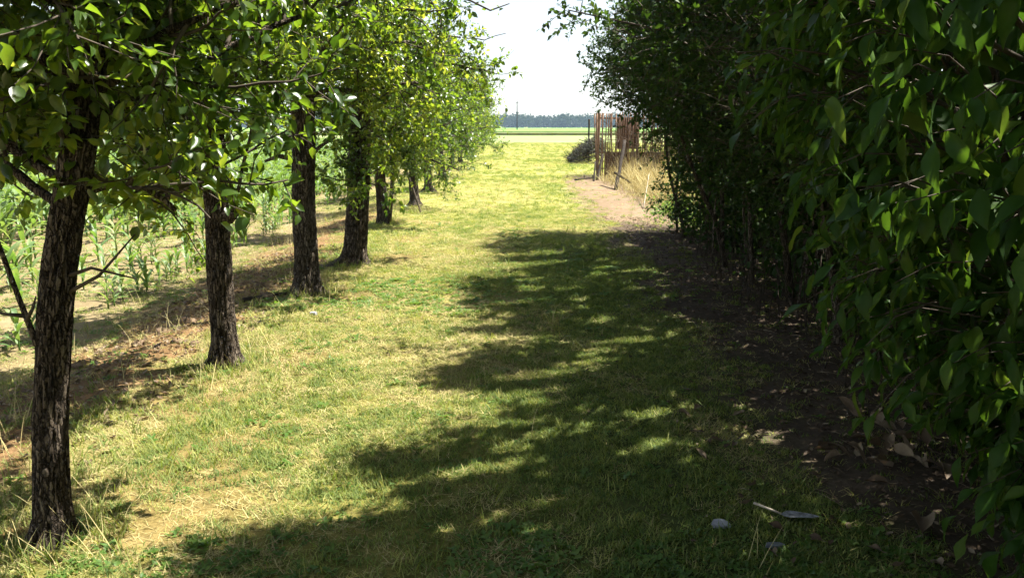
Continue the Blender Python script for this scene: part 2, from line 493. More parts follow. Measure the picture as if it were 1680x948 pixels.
def pick_front(P, size, n, cell=14):
    """the n leaves that show largest: in the frame and in front of the others of their plant"""
    px, py, z = project(P)
    ok = np.where((px > 0) & (px < 1680) & (py > 0) & (py < 948) & (z > .5))[0]
    key = (px[ok] // cell).astype(int) * 1000 + (py[ok] // cell).astype(int)
    o = np.lexsort((z[ok], key)); ks = key[o]
    first = np.ones(len(o), bool); first[1:] = ks[1:] != ks[:-1]
    c = ok[o[first]]
    return c[np.argsort(-(size[c] / z[c]))][:n]

def single_leaves(root, base, tpl, mkey, pos, ax, up, size, idx, tint, variants=5):
    ms = []
    for v, q in (LT[tpl] if isinstance(LT[tpl], list) else [LT[tpl]]):
        row = []
        for k in range(variants):
            b = MB(); b.add(v, q, att=(k + .5) / variants + .14 * (np.abs(v[:, 0]) < 1e-6)); row.append(b.mesh('leaf', M[mkey]))
        ms.append(row)
    X_, Y_, Z_ = frames(ax[idx], up[idx])
    for n_, i_ in enumerate(idx):
        s = size[i_]
        m4 = Matrix(((X_[n_][0] * s, Y_[n_][0] * s, Z_[n_][0] * s, pos[i_][0] - base[0]),
                     (X_[n_][1] * s, Y_[n_][1] * s, Z_[n_][1] * s, pos[i_][1] - base[1]),
                     (X_[n_][2] * s, Y_[n_][2] * s, Z_[n_][2] * s, pos[i_][2] - base[2]), (0, 0, 0, 1)))
        link('leaf', ms[n_ % len(ms)][min(variants - 1, int(tint[i_] * variants))], root, m4)

# ------------------------------------------------------------------ trees
def smooth_path(P, n):
    P = np.asarray(P, float)
    d = np.r_[0, np.cumsum(np.linalg.norm(np.diff(P, axis=0), axis=1))]
    t = np.linspace(0, d[-1], n)
    out = np.stack([np.interp(t, d, P[:, k]) for k in range(3)], -1)
    for _ in range(max(2, n // 14)):
        out[1:-1] = .25 * out[:-2] + .5 * out[1:-1] + .25 * out[2:]
    return out

def wander(rng, p0, d0, length, n, jit=.15, lift=0.0):
    P = [np.asarray(p0, float)]; d = np.asarray(d0, float); d = d / np.linalg.norm(d)
    st = length / n
    for k in range(n):
        d = d + rng.normal(0, jit, 3) + np.array([0, 0, lift])
        d = d / np.linalg.norm(d)
        P.append(P[-1] + d * st)
    return np.array(P)

def bark_trunk(P, r0, r1, seed, sides=84, rings=170, relief=.15, flare=.55):
    P = smooth_path(P, rings)
    mb = MB()
    t = np.linspace(0, 1, rings)
    rad = r0 + (r1 - r0) * t
    hh = P[:, 2] - P[0, 2]
    rad = rad * (1 + .12 * flare * np.exp(-hh / .3))
    T = nrm(np.gradient(P, axis=0))
    U = nrm(np.cross(T, np.array([0, 1., 0]))); V = np.cross(T, U)
    a = np.linspace(0, 2 * math.pi, sides, endpoint=False)
    disp = np.zeros((rings, sides)); tn = np.zeros((rings, sides))
    for i_ in range(rings):
        for j_ in range(sides):
            ca, sa = math.cos(a[j_]), math.sin(a[j_])
            n1 = mnoise.noise(Vector((ca * 5.2 + seed, sa * 5.2, hh[i_] * 8.0)))
            n2 = mnoise.noise(Vector((ca * 7 + seed, sa * 7, hh[i_] * 17 + 5)))
            n3 = mnoise.noise(Vector((ca * 1.1, sa * 1.1 + seed, hh[i_] * 2.2 + 9)))
            crack = math.exp(-(n1 / .11) ** 2)
            disp[i_, j_] = .45 - 1.25 * crack + .5 * n2 + n3 * .7
            tn[i_, j_] = .50 - .5 * crack + .45 * n2
    ridge = np.clip(tn, 0, 1)
    lobes = .5 + .5 * np.sin(a * 4 + seed) * np.cos(a * 1.5 + seed * 2)
    rr = rad[:, None] * (1 + relief * disp + (2.2 * flare * np.exp(-hh / .07))[:, None] * (.35 + lobes)[None])
    ring = P[:, None] + rr[..., None] * (np.cos(a)[None, :, None] * U[:, None] + np.sin(a)[None, :, None] * V[:, None])
    i_ = np.arange(rings - 1)[:, None] * sides; j_ = np.arange(sides)[None]; k_ = (j_ + 1) % sides
    q = np.stack([i_ + j_, i_ + k_, i_ + sides + k_, i_ + sides + j_], -1).reshape(-1, 4)
    mb.add(ring.reshape(-1, 3), q, att=ridge.ravel())
    return mb

def grow(base, trunk, r0, r1, seed, limbs, n_sub=9, n_twig=8, per_twig=11, leaf=.06, tpl='pear', n_single=0, top=None,
         label=None, grey=False, crown_r=1.0, detail=True, extra=None, sub_len=.62, twig_len=.26, leaf_shift=0., bare=None):
    """limbs: list of (height, azimuth deg, elevation deg, length, lift)"""
    rng = rs(seed)
    root = empty('fruit_tree', base)
    B = np.array(base)
    trunk = np.array(trunk, float)
    if detail:
        bt = bark_trunk(trunk - B, r0, r1, seed * 1.37)
    else:
        bt = bark_trunk(trunk - B, r0, r1, seed * 1.37, 16, 24)
    bt.build('trunk', M['bark_grey'] if grey else M['bark'], root)
    tp = smooth_path(trunk, 60)
    tw = MB(); pos = []; axs = []
    bm_ = M['bark_grey'] if grey else M['bark']
    for (z, az, el, ln, lift) in limbs:
        k = int(np.argmin(np.abs(tp[:, 2] - (base[2] + z))))
        p0 = tp[k]
        d = np.array([math.sin(R(az)) * math.cos(R(el)), math.cos(R(az)) * math.cos(R(el)), math.sin(R(el))])
        n = 14 if detail else 8
        P = wander(rng, p0, d, ln, n, .11, lift)
        rl = min(.38 * r1, .010 + .014 * ln) if detail else .03
        lm = MB()
        radii = np.linspace(rl, .009, len(P)) * (1 + .10 * rng.normal(size=len(P)))
        lm.tube(P - B, radii, 9 if detail else 5, att=rng.uniform(.2, .7))
        lm.build('limb', bm_, root)
        for s in range(n_sub):
            t = rng.uniform(.18, 1.0)
            f = t * (len(P) - 1); k0 = min(int(f), len(P) - 2)
            q0 = P[k0] + (P[k0 + 1] - P[k0]) * (f - k0)
            dd = nrm((P[k0 + 1] - P[k0])[None])[0]
            ds = dd * .5 + rng.normal(0, .75, 3) + np.array([0, 0, .12])
            if detail and ds[2] < -.25: ds[2] *= .35
            ds = nrm(ds[None])[0]
            L = sub_len * rng.uniform(.55, 1.2) * crown_r
            S = wander(rng, q0, ds, L, 6, .16, rng.uniform(-.05, .05))
            if bare and bare(S[3]): continue
            tw.tube(S - B, np.linspace(.0085, .0035, len(S)), 5 if detail else 3, cap=False, att=.4)
            for w_ in range(n_twig):
                t2 = rng.uniform(.15, 1.0); f2 = t2 * 6; k2 = min(int(f2), 5)
                r0_ = S[k2] + (S[k2 + 1] - S[k2]) * (f2 - k2)
                dt = nrm((nrm((S[k2 + 1] - S[k2])[None])[0] * .5 + rng.normal(0, .7, 3))[None])[0]
                if bare and bare(r0_): continue
                TW = wander(rng, r0_, dt, twig_len * rng.uniform(.5, 1.3), 3, .2, -.02)
                tw.tube(TW - B, np.linspace(.0035, .0016, 4), 3, cap=False, att=.6)
                m = per_twig
                tt = rng.uniform(.1, 1.0, m) * 3; kk = np.minimum(tt.astype(int), 2)
                pp = TW[kk] + (TW[kk + 1] - TW[kk]) * (tt - kk)[:, None]
                pos.append(pp); axs.append(np.repeat(dt[None], m, 0))
    if extra: extra(tw, B, rng, pos, axs, root)
    tw_o = tw.build('twigs', M['twig'], root); tw_o['kind'] = 'stuff'
    pos = np.vstack(pos); axs = np.vstack(axs)
    n = len(pos)
    ax = nrm(axs * .35 + rng.normal(0, .6, (n, 3)) + np.array([0, 0, -.25]))
    pos = pos + ax * .018
    up = nrm(rng.normal(0, .5, (n, 3)) + np.array([.25, 0, .75]))
    size = leaf * rng.uniform(.55, 1.2, n)
    clump = fbm(pos[:, 0] * 3 + pos[:, 2] * 2, pos[:, 1] * 3, seed, 2)
    tint = np.clip(.35 + .9 * (clump - .5) + rng.normal(0, .18, n) + (.10 if detail else 0) + leaf_shift, 0, 1)
    keep = np.ones(n, bool)
    if n_single:
        idx = pick_front(pos, size, n_single)
        keep[idx] = False
        single_leaves(root, base, 'pear_big', 'pear', pos, ax, up, size, idx, tint)
    cm = MB()
    leaf_cloud(cm, tpl, pos[keep] - B, ax[keep], up[keep], size[keep], tint[keep])
    co = cm.build('crown', M['pear'], root); co['kind'] = 'stuff'
    if label: tag(root, label, 'tree', 'fruit trees in a row along the grass path')
    return root

def ring_limbs(rng, n, z0, z1, l0, l1, e0=15, e1=55, lift=.0):
    out = []
    for k in range(n):
        t = k / max(1, n - 1)
        out.append((z0 + (z1 - z0) * t + rng.uniform(-.06, .06), k * 137.5 + rng.uniform(-25, 25), rng.uniform(e0, e1) + 20 * t,
                    l1 + (l0 - l1) * t + rng.uniform(-.15, .15), lift + rng.uniform(-.03, .03)))
    return out

# first tree: leaning trunk, long low limbs
b1 = (-1.82, 2.92, gz(-1.82, 2.92) - .03)
T1 = [b1, (-1.775, 2.92, .47), (-1.70, 2.92, .95), (-1.63, 2.92, 1.24), (-1.55, 2.93, 1.55), (-1.48, 2.95, 1.9), (-1.42, 3.0, 2.5), (-1.4, 3.0, 3.1)]
l1 = [(1.32, 285, 22, 1.3, .03), (1.36, 45, 10, .4, .0), (1.95, 205, 35, 1.0, .01), (1.65, 20, 22, 1.2, .01), (1.6, 330, 25, 1.3, -.01),
      (2.1, 120, 35, .8, -.01), (1.8, 250, 30, 1.3, -.01), (2.2, 60, 35, 1.0, -.02), (2.4, 170, 40, 1.0, -.02), (2.5, 300, 50, .9, 0), (1.9, 160, 24, .8, 0), (1.75, 100, 26, .7, 0), (2.0, 275, 30, 1.2, 0),
      (1.45, 305, 8, 1.5, .0), (1.85, 345, 24, 1.4, 0), (2.2, 20, 38, 1.2, 0)]
def extra1(tw, B, rng, pos, axs, root):
    m = MB()
    m.tube(np.array([[-1.73, 2.9, .70], [-1.765, 2.88, .82], [-1.80, 2.87, .98], [-1.835, 2.86, 1.15], [-1.88, 2.85, 1.36]]) - B, [.016, .012, .010, .009, .005], 8)
    m.build('sucker_shoot', M['bark'], root)
    for P_ in ([[-1.79, 2.87, .92], [-1.86, 2.86, .93], [-1.95, 2.85, .97]], [[-1.785, 2.87, .9], [-1.75, 2.86, .95], [-1.72, 2.84, 1.0]],
               [[-1.67, 2.92, 1.05], [-1.52, 2.86, 1.10], [-1.36, 2.86, 1.06]], [[-1.68, 2.92, .98], [-1.5, 2.87, 1.07], [-1.36, 2.88, 1.22]]):
        tw.tube(np.array(P_) - B, [.009, .006, .0025], 6)
    dead = MB()
    dead.tube(np.array([[-1.40, 2.73, 1.775], [-1.34, 2.72, 1.76], [-1.26, 2.70, 1.755], [-1.18, 2.68, 1.80]]) - B, [.002, .004, .003, .0015], 5)
    dead.build('dead_twig', M['pale_wood'], root)
grow(b1, T1, .057, .055, 11, l1, 10, 10, 11, .060, 'pear', 300,
     label='leaning thick dark trunk with flaking bark, fruit tree nearest to the viewer', extra=extra1, sub_len=.55, bare=lambda p: p[2] < 1.38 and p[0] > -1.45)

# second tree: cut stub with a thin straight shoot
b2 = (-1.955, 5.27, gz(-1.955, 5.27) - .03)
T2 = [b2, (-1.945, 5.26, .64), (-1.93, 5.25, 1.04), (-1.93, 5.25, 1.32), (-1.92, 5.25, 1.75), (-1.9, 5.25, 2.3), (-1.9, 5.25, 3.2)]
l2 = [(1.25, 288, 4, .8, -.02), (1.5, 258, 10, 1.0, -.02), (1.6, 300, 18, 1.2, -.01), (2.25, 150, 30, .9, -.01), (2.2, 60, 30, 1.0, 0), (1.8, 335, 28, 1.2, 0), (2.0, 205, 28, 1.0, 0),
      (2.4, 100, 32, 1.1, -.02), (2.0, 240, 32, 1.2, 0), (2.2, 20, 38, 1.3, 0), (2.5, 290, 50, 1.1, 0), (1.85, 140, 26, .8, -.01), (1.8, 80, 30, .8, 0), (2.6, 135, 42, 1.1, -.02), (1.7, 215, 22, .9, 0)]
def extra2(tw, B, rng, pos, axs, root):
    m = MB()
    m.tube(np.array([[-1.92, 5.24, 1.0], [-1.84, 5.22, 1.02], [-1.80, 5.21, 1.06]]) - B, [.05, .042, .036], 10)
    m.build('cut_stub', M['bark'], root)
    s = MB()
    s.tube(np.array([[-1.81, 5.2, 1.05], [-1.76, 5.19, 1.2], [-1.71, 5.18, 1.38], [-1.66, 5.17, 1.52], [-1.61, 5.16, 1.72]]) - B, [.014, .012, .011, .010, .006], 7)
    s.build('straight_shoot', M['bark'], root)
grow(b2, T2, .076, .07, 23, l2, 10, 9, 11, .062, 'pear', 300, label='fruit tree with dark trunk, cut side stub and thin straight upright shoot',
     extra=extra2, sub_len=.58, bare=lambda p: p[2] < 1.30 and p[0] > -2.05)

# third tree: straight grey trunk
b3 = (-2.015, 7.73, gz(-2.015, 7.73) - .03)
T3 = [b3, (-2.0, 7.72, .5), (-1.99, 7.7, .95), (-1.96, 7.7, 1.64), (-1.92, 7.7, 2.3), (-1.9, 7.7, 3.2)]
l3 = [(1.75, 275, 18, 1.0, -.01), (1.95, 100, 22, 1.1, -.02), (1.9, 190, 24, 1.0, -.01), (1.8, 30, 24, 1.1, -.01), (1.75, 315, 24, 1.2, -.01), (2.1, 145, 26, 1.2, -.02),
      (2.2, 75, 28, 1.3, -.02), (2.2, 230, 36, 1.2, 0), (2.3, 5, 40, 1.2, 0), (2.5, 115, 42, 1.2, -.01), (2.7, 280, 50, 1.1, 0), (2.8, 180, 52, 1.0, 0)]
def extra3(tw, B, rng, pos, axs, root):
    m = MB()
    m.tube(np.array([[-2.05, 7.68, 1.30], [-2.2, 7.66, 1.33], [-2.33, 7.66, 1.28]]) - B, [.03, .022, .012], 7)
    m.tube(np.array([[-1.92, 7.68, 1.32], [-1.80, 7.66, 1.42], [-1.66, 7.65, 1.5]]) - B, [.025, .018, .01], 7)
    m.build('limb', M['bark_grey'], root)
    # long bare twig reaching out over the path
    tw.tube(np.array([[-1.0, 7.2, 2.75], [-.62, 7.05, 2.72], [-.34, 7.0, 2.62], [-.18, 7.0, 2.545], [-.02, 7.0, 2.60]]) - B, [.012, .01, .008, .007, .004], 6)
    tw.tube(np.array([[-1.9, 7.7, 2.5], [-1.4, 7.4, 2.7], [-1.0, 7.2, 2.75]]) - B, [.03, .02, .012], 6)
    for t_ in ((-.5, 7.02, 2.68), (-.42, 7.01, 2.65), (-.16, 7.0, 2.57)):
        pos.append(np.array([t_] * 5) + rng.normal(0, .035, (5, 3))); axs.append(np.repeat([[.3, 0, -.6]], 5, 0))
grow(b3, T3, .106, .095, 37, l3, 10, 9, 11, .062, 'pear', 220, label='fruit tree with the straight grey sunlit trunk, third in the row', grey=True, extra=extra3, bare=lambda p: p[2] < 1.5)

# fourth tree: darker trunk, splayed foot
b4 = (-1.885, 9.43, gz(-1.885, 9.43) - .03)
T4 = [b4, (-1.84, 9.42, .35), (-1.80, 9.4, .75), (-1.74, 9.4, 1.65), (-1.6, 9.4, 2.5), (-1.55, 9.4, 3.2)]
l4 = [(1.05, 170, 14, .35, -.01), (1.55, 110, 18, .7, -.02), (1.7, 275, 16, 1.0, -.02), (2.0, 160, 24, 1.0, -.02), (1.8, 40, 20, 1.3, -.02), (2.0, 120, 24, 1.3, -.02), (2.0, 230, 28, 1.2, -.01),
      (2.1, 80, 30, 1.5, -.02), (2.2, 340, 35, 1.2, 0), (2.4, 190, 40, 1.2, 0), (2.6, 100, 45, 1.2, -.01), (2.8, 20, 50, 1.1, 0), (2.9, 250, 60, 1.0, 0)]
grow(b4, T4, .128, .10, 41, l4, 10, 9, 11, .063, 'pear', 160, label='fruit tree with dark brown trunk splayed at the foot, fourth in the row')

# fifth: slim, forked from the ground
b5 = (-2.15, 13.35, gz(-2.15, 13.35) - .03)
T5 = [b5, (-2.17, 13.35, .7), (-2.15, 13.35, 1.5), (-2.1, 13.3, 2.8)]
def extra5(tw, B, rng, pos, axs, root):
    m = MB()
    m.tube(np.array([[-2.05, 13.3, -.02], [-2.0, 13.3, .4], [-1.96, 13.3, .8], [-1.9, 13.2, 1.4]]) - B, [.04, .035, .03, .02], 8)
    m.build('second_stem', M['bark'], root)
rng5 = rs(5)
l5 = [(1.0, 150, 8, .7, -.02), (1.15, 90, 14, 1.1, -.02)] + ring_limbs(rng5, 12, 1.3, 2.7, .9, 1.5, 12, 42)
grow(b5, T5, .085, .06, 53, l5, 11, 9, 11, .064, 'pear', 60, label='slim dark fruit tree forking into two stems at the ground', extra=extra5)

# the trees beyond: fuller, leafy almost to the ground
def far_tree(x, y, h, seed, label, lo=.7, rad=1.7, leaf=.075, per=9, nlimb=14, n_sub=10, n_twig=8, sh=.0):
    rng = rs(seed)
    z = gz(x, y) - .03
    T = [(x, y, z), (x + rng.uniform(-.06, .06), y, z + .7), (x + rng.uniform(-.1, .1), y, z + h * .45), (x + .1, y, z + h * .8)]
    return grow((x, y, z), T, .10, .05, seed, ring_limbs(rng, nlimb, lo, h * .78, rad * .55, rad, 2, 42), n_sub, n_twig, per, leaf, 'pear_far',
                label=label, detail=False, sub_len=.7, twig_len=.32, leaf_shift=sh)
ft = [(-2.0, 16.6, 3.6, .95, 1.6, .072, 'bushy fruit tree sixth in the row, behind the leaning bare stick'),
      (-2.1, 20.3, 3.8, .85, 1.8, .078, 'bushy fruit tree seventh in the row, between two bushier crowns'),
      (-2.25, 26.2, 4.0, .8, 2.1, .085, 'tall spreading fruit tree whose crown leans out against the white sky'),
      (-2.3, 31.0, 4.0, .6, 2.0, .095, 'fruit tree ninth in the row, half hidden behind the tall spreading crown'),
      (-2.31, 36.2, 3.8, .55, 1.9, .105, 'small fruit tree with dark foot and leaves close to the ground, tenth in the row'),
      (-2.4, 42.5, 3.8, .6, 1.9, .12, 'fruit tree eleventh in the row, near its far end'),
      (-2.5, 49.5, 3.8, .6, 1.9, .13, 'fruit tree second from the far end of the row'),
      (-2.55, 57.5, 3.7, .6, 1.8, .14, 'last fruit tree at the far end of the row')]
for k, (x, y, h, lo, rad, lf, lab) in enumerate(ft):
    far_tree(x, y, h, 71 + k * 7, lab, lo, rad, lf, per=6 if k < 4 else 5, n_sub=11 if k < 4 else 9)

far_tree(-1.95, -.75, 3.8, 171, 'fruit tree added behind the viewer to cut sky light, out of the picture', 1.2, 1.3, .08, 10)  # unseen tree, added to block sky light from the foreground

# ------------------------------------------------------------------ hedge on the sunny side of the path
def lump(x, y, z, s):
    return (.55 * np.sin(x * 2.9 + y * 3.7 + s) * np.sin(y * 2.3 - z * 3.1 + s * 2) + .45 * np.sin(z * 5.3 + y * 5.9 + s * 3) * np.sin(x * 5.1 + y * 1.7 - s)
            + .3 * np.sin(y * 11.3 + z * 9.1 + s))

HZ = np.array([0.0, .5, .9, 1.3, 1.8, 2.2, 2.6, 3.0, 3.5, 4.0, 4.5])
HX = np.array([2.85, 2.7, 2.35, 1.95, 1.45, 1.1, 1.05, 1.3, 1.65, 2.0, 2.4])
def hedge_left(y, z):
    b = np.interp(z, HZ, HX)
    b = b + .22 * np.sin(y * 2.3 + z * .9) + .12 * np.sin(y * 4.9 - z * 2.1) - .5 * np.exp(-((y - 6.0) / .45) ** 2 - ((z - 2.5) / .35) ** 2)
    b = b + .075 * np.clip(y - 7.5, 0, 10) + np.where(y > 2, .22 * np.clip(4.6 - y, 0, 3), -.1)
    b = b + .22 * sstep(8, 10, y) * (1 - sstep(1.7, 2.2, z))
    b = np.where((y > 10.9) & (z < 1.1), np.minimum(b, 2.45 + .12 * np.sin(y * 7 + z * 9)), b)
    # gaps between the crowns, where streaks of sun come through
    clear = -.62 + .28 * np.sin(y * 2.7 + .6) + .16 * np.sin(y * 6.7 + 1) + 0 * z
    gy = y - .18 * z + .06 * np.sin(z * 7 + y * 5)
    for y0, c, w in ((6.05, .35, .2), (4.62, .2, .2), (9.4, .25, .3)):
        g = np.exp(-((gy - y0) / np.where(gy < y0, 2.0 * w, .8 * w)) ** 2)
        clear = np.maximum(clear, c * g - .6 * (1 - g))
    b = np.where(z > 1.5, np.maximum(b, clear + .22 + .55 * z), b)
    return b

rh = rs(171)
HOLES = [(.85, 5.95, .42, .085), (.25, 5.12, .50, .10), (.60, 5.40, .22, .06), (.28, 4.05, .34, .075), (-.15, 3.55, .40, .08), (1.45, 4.42, .17, .06), (.05, 4.68, .34, .07),
         (.25, 9.5, .55, .18), (-.1, 8.7, .35, .12), (.63, 3.8, .16, .05), (.5, 4.4, .14, .04), (.1, 7.3, .4, .09), (.55, 7.9, .25, .07), (-.3, 6.5, .35, .10), (.4, 10.3, .35, .14), (.1, 3.2, .25, .05)]
for k in range(95):
    r_ = rh.uniform(.035, .10)
    HOLES.append((rh.uniform(-.6, 1.7), 2.9 + 8.5 * rh.random() ** 1.2, r_ * rh.uniform(1, 2.6), r_))
def sun_holes(P):
    """leaves that stand in a gap of the crown: the gaps run along the sun's rays and end as sunflecks on the ground"""
    gx = P[:, 0] - .549 * P[:, 2]; gy = P[:, 1] - .178 * P[:, 2]
    hit = np.zeros(len(P), bool)
    wob = .25 * np.sin(gx * 23 + gy * 17) + .2 * np.sin(gx * 41 - gy * 37)
    for x, y, a, b in HOLES:
        dx = gx - x; dy = gy - y
        u = .92 * dx + .38 * dy; v = -.38 * dx + .92 * dy
        hit |= (u / a) ** 2 + (v / b) ** 2 < 1 + wob
    return hit & (P[:, 2] > 1.2)

def hedge_shrub(seed, y0, y1, label, base, n_out, n_in, n_single, crest=False):
    rng = rs(seed)
    bz = gz(*base) - .02
    B = np.array([base[0], base[1], bz])
    root = empty('hedge_shrub', B)
    # stems
    k = 0
    stems = []
    for k in range(9):
        y = rng.uniform(y0 + .1, y1 - .1); x = rng.uniform(2.35, 3.1) + .04 * max(0, y - 8)
        P = wander(rng, (x, y, gz(x, y) - .03), (rng.uniform(-.25, .05), rng.uniform(-.1, .1), 1), rng.uniform(1.6, 2.6), 9, .07, .02)
        m = MB(); r = rng.uniform(.012, .04)
        m.tube(P - B, np.linspace(r, r * .45, len(P)), 8, att=rng.uniform(.3, .9))
        m.build('stem', M['bark'], root)
        stems.append(P)
    # sprays through the volume
    def sample(n, outer):
        got = []
        while sum(len(g) for g in got) < n:
            y = rng.uniform(y0 - .35, y1 + .35, n); z = rng.uniform(.15, 4.5, n) if not outer else rng.uniform(.2 if y1 > 12 else .55, 4.5, n)
            hb = hedge_left(y, z) + .22 * lump(y, y, z, 1.7) + .16 * rng.normal(size=n) * (rng.random(n) < .25)
            dep = rng.exponential(.28, n) if outer else rng.uniform(.35, 2.3, n)
            x = hb + dep
            ok = (x < 4.6) & (y < 12.75 + .35 * np.sin(z * 3) - .2 * np.clip(x - 2.5, 0, 2))
            if outer: ok &= (z > .95) | (rng.random(n) < np.where(y > 11.2, .8, .12))
            got.append(np.stack([x, y, z], -1)[ok])
        return np.vstack(got)[:n]
    tw = MB(); pos = []; axs = []; sz = []
    C = sample(n_out, True)
    if y0 < 6 < y1:                                      # a bough that reaches out over the path
        kb = 46; t_ = rng.random(kb)
        C[:kb] = np.stack([1.35 - 1.0 * t_, 6.35 - .3 * t_ + rng.normal(0, .10, kb), 2.15 + .28 * t_ + rng.normal(0, .10, kb) * (1.1 - t_)], -1)
        tw.tube(np.array([[2.4, 6.7, 1.6], [1.7, 6.5, 2.05], [1.1, 6.2, 2.3], [.40, 6.05, 2.42]]) - B, [.02, .014, .009, .004], 6)
    D = nrm(np.array([-.55, 0, .1]) + rng.normal(0, .55, (n_out, 3)))
    for c, d in zip(C, D):
        L = rng.uniform(.14, .34)
        P = np.array([c, c + d * L * .5, c + d * L + np.array([0, 0, -.02])])
        tw.tube(P - B, [.0035, .0025, .0012], 3, cap=False)
        m = 13
        t = rng.uniform(.05, 1, m)
        pos.append(c + d * L * t[:, None]); axs.append(np.repeat(d[None], m, 0)); sz.append(rng.uniform(.032, .058, m))
    if crest:                                           # a tall crest leaning out over the near end of the path
        k = 1500
        zc = rng.uniform(2.5, 4.9, k); yc = rng.uniform(2.55, 4.35, k)
        xc = .55 * zc - .55 - .25 * sstep(3.2, 2.5, yc - .18 * zc) + .3 * lump(yc, yc, zc, 4.1) + .38 * np.sin(yc * 6.2 - zc * 1.1) + rng.exponential(.45, k) + .9 * sstep(3.5, 4.3, yc - .18 * zc)
        Cc = np.stack([xc, yc, zc], -1)
        pos.append((Cc[:, None] + rng.normal(0, .08, (k, 14, 3))).reshape(-1, 3)); axs.append(np.repeat([[-.4, 0, .1]], k * 14, 0)); sz.append(rng.uniform(.04, .07, k * 14))
        kf = 2600                                        # leaf fill added behind the drooping shrub, blocking sun from the right
        Cf = np.stack([rng.uniform(2.7, 4.7, kf), rng.uniform(.8, 3.5, kf), rng.uniform(.05, 3.2, kf)], -1)
        pos.append((Cf[:, None] + rng.normal(0, .10, (kf, 6, 3))).reshape(-1, 3)); axs.append(np.repeat([[-.3, 0, 0]], kf * 6, 0)); sz.append(rng.uniform(.07, .12, kf * 6))
        pos[-1][:, 2] = np.maximum(pos[-1][:, 2], .01)
        for c in Cc[rng.integers(0, k, 40)]:
            p = stems[rng.integers(0, len(stems))][-1]
            tw.tube(smooth_path([p, (p + c) / 2 + [0, 0, .2], c], 7) - B, np.linspace(.014, .005, 7), 5, cap=False)
    C2 = sample(n_in, False)
    m = 6
    pos.append((C2[:, None] + rng.normal(0, .10, (n_in, m, 3))).reshape(-1, 3))
    axs.append(np.repeat([[-.3, 0, 0]], n_in * m, 0)); sz.append(rng.uniform(.06, .11, n_in * m))
    # dark undergrowth closing the foot of the hedge
    C3 = np.stack([2.55 + 2.4 * rng.random(1500) ** .8, rng.uniform(y0 - .3, min(y1 + .3, 12.4), 1500), rng.uniform(.02, 1.5, 1500)], -1)
    pos.append((C3[:, None] + rng.normal(0, .10, (1500, m, 3))).reshape(-1, 3)); axs.append(np.repeat([[-.3, 0, .3]], 1500 * m, 0)); sz.append(rng.uniform(.07, .12, 1500 * m))
    pos[-1][:, 2] = np.maximum(pos[-1][:, 2], .01)
    # branches reaching from the stems into the crown
    for c in C[rng.integers(0, len(C), 60)]:
        s = stems[int(np.argmin([abs(S[0, 1] - c[1]) for S in stems]))]
        p = s[rng.integers(4, len(s))]
        mid_ = (p + c) / 2 + rng.normal(0, .08, 3) + np.array([0, 0, .1])
        tw.tube(smooth_path([p, mid_, c], 7) - B, np.linspace(.012, .004, 7), 4, cap=False)
    # dry stalks and bare suckers under the skirt of leaves
    for k in range(70):
        y = rng.uniform(y0, y1); x = rng.uniform(2.05, 3.2) + .12 * max(0, y - 8); h = rng.uniform(.25, .95)
        P = wander(rng, (x, y, gz(x, y)), (rng.uniform(-.3, .3), rng.uniform(-.3, .3), 1), h, 4, .12)
        tw.tube(P - B, np.linspace(.005, .0015, 5), 3, cap=False, att=rng.random())
    o = tw.build('twigs', M['twig'], root); o['kind'] = 'stuff'
    pos = np.vstack(pos); axs = np.vstack(axs); sz = np.concatenate(sz)
    lit = ~sun_holes(pos); pos = pos[lit]; axs = axs[lit]; sz = sz[lit]; n = len(pos)
    ax = nrm(axs * .5 + rng.normal(0, .6, (n, 3)))
    up = nrm(rng.normal(0, .55, (n, 3)) + np.array([-.1, 0, .7]))
    tint = np.clip(.38 + .8 * (fbm(pos[:, 1] * 2.2, pos[:, 2] * 2.2, seed, 2) - .5) + rng.normal(0, .16, n), 0, 1)
    keep = np.ones(n, bool)
    idx = pick_front(pos, sz, n_single, 10)
    keep[idx] = False
    single_leaves(root, B, 'small_big', 'hedge', pos, ax, up, sz, idx, tint)
    cm = MB()
    leaf_cloud(cm, 'small', pos[keep] - B, ax[keep], up[keep], sz[keep], tint[keep])
    o = cm.build('crown', M['hedge'], root); o['kind'] = 'stuff'
    tag(root, label, 'shrub', 'small-leaved shrubs forming the hedge')

hedge_shrub(101, 3.3, 5.6, 'small-leaved dark hedge shrub just behind the big drooping leaves', (2.75, 4.4), 2300, 3200, 120, True)
hedge_shrub(113, 5.6, 8.0, 'hedge shrub with pale thin stem, its top reaching out over the path', (2.7, 6.8), 2600, 3200, 200)
hedge_shrub(127, 8.0, 10.4, 'hedge shrub in the middle of the hedge, bare dry stalks at its foot', (2.8, 9.2), 2300, 2800, 120)
hedge_shrub(139, 10.4, 12.6, 'hedge shrub at the far end of the hedge, beside the rusty fence', (2.95, 11.6), 2000, 2400, 120)

hedge_shrub(151, -3.8, 1.0, 'hedge shrub added behind the viewer to cut sky light, out of the picture', (2.4, -1.2), 2200, 4200, 0)  # unseen extra length of hedge, put there to darken the near shade

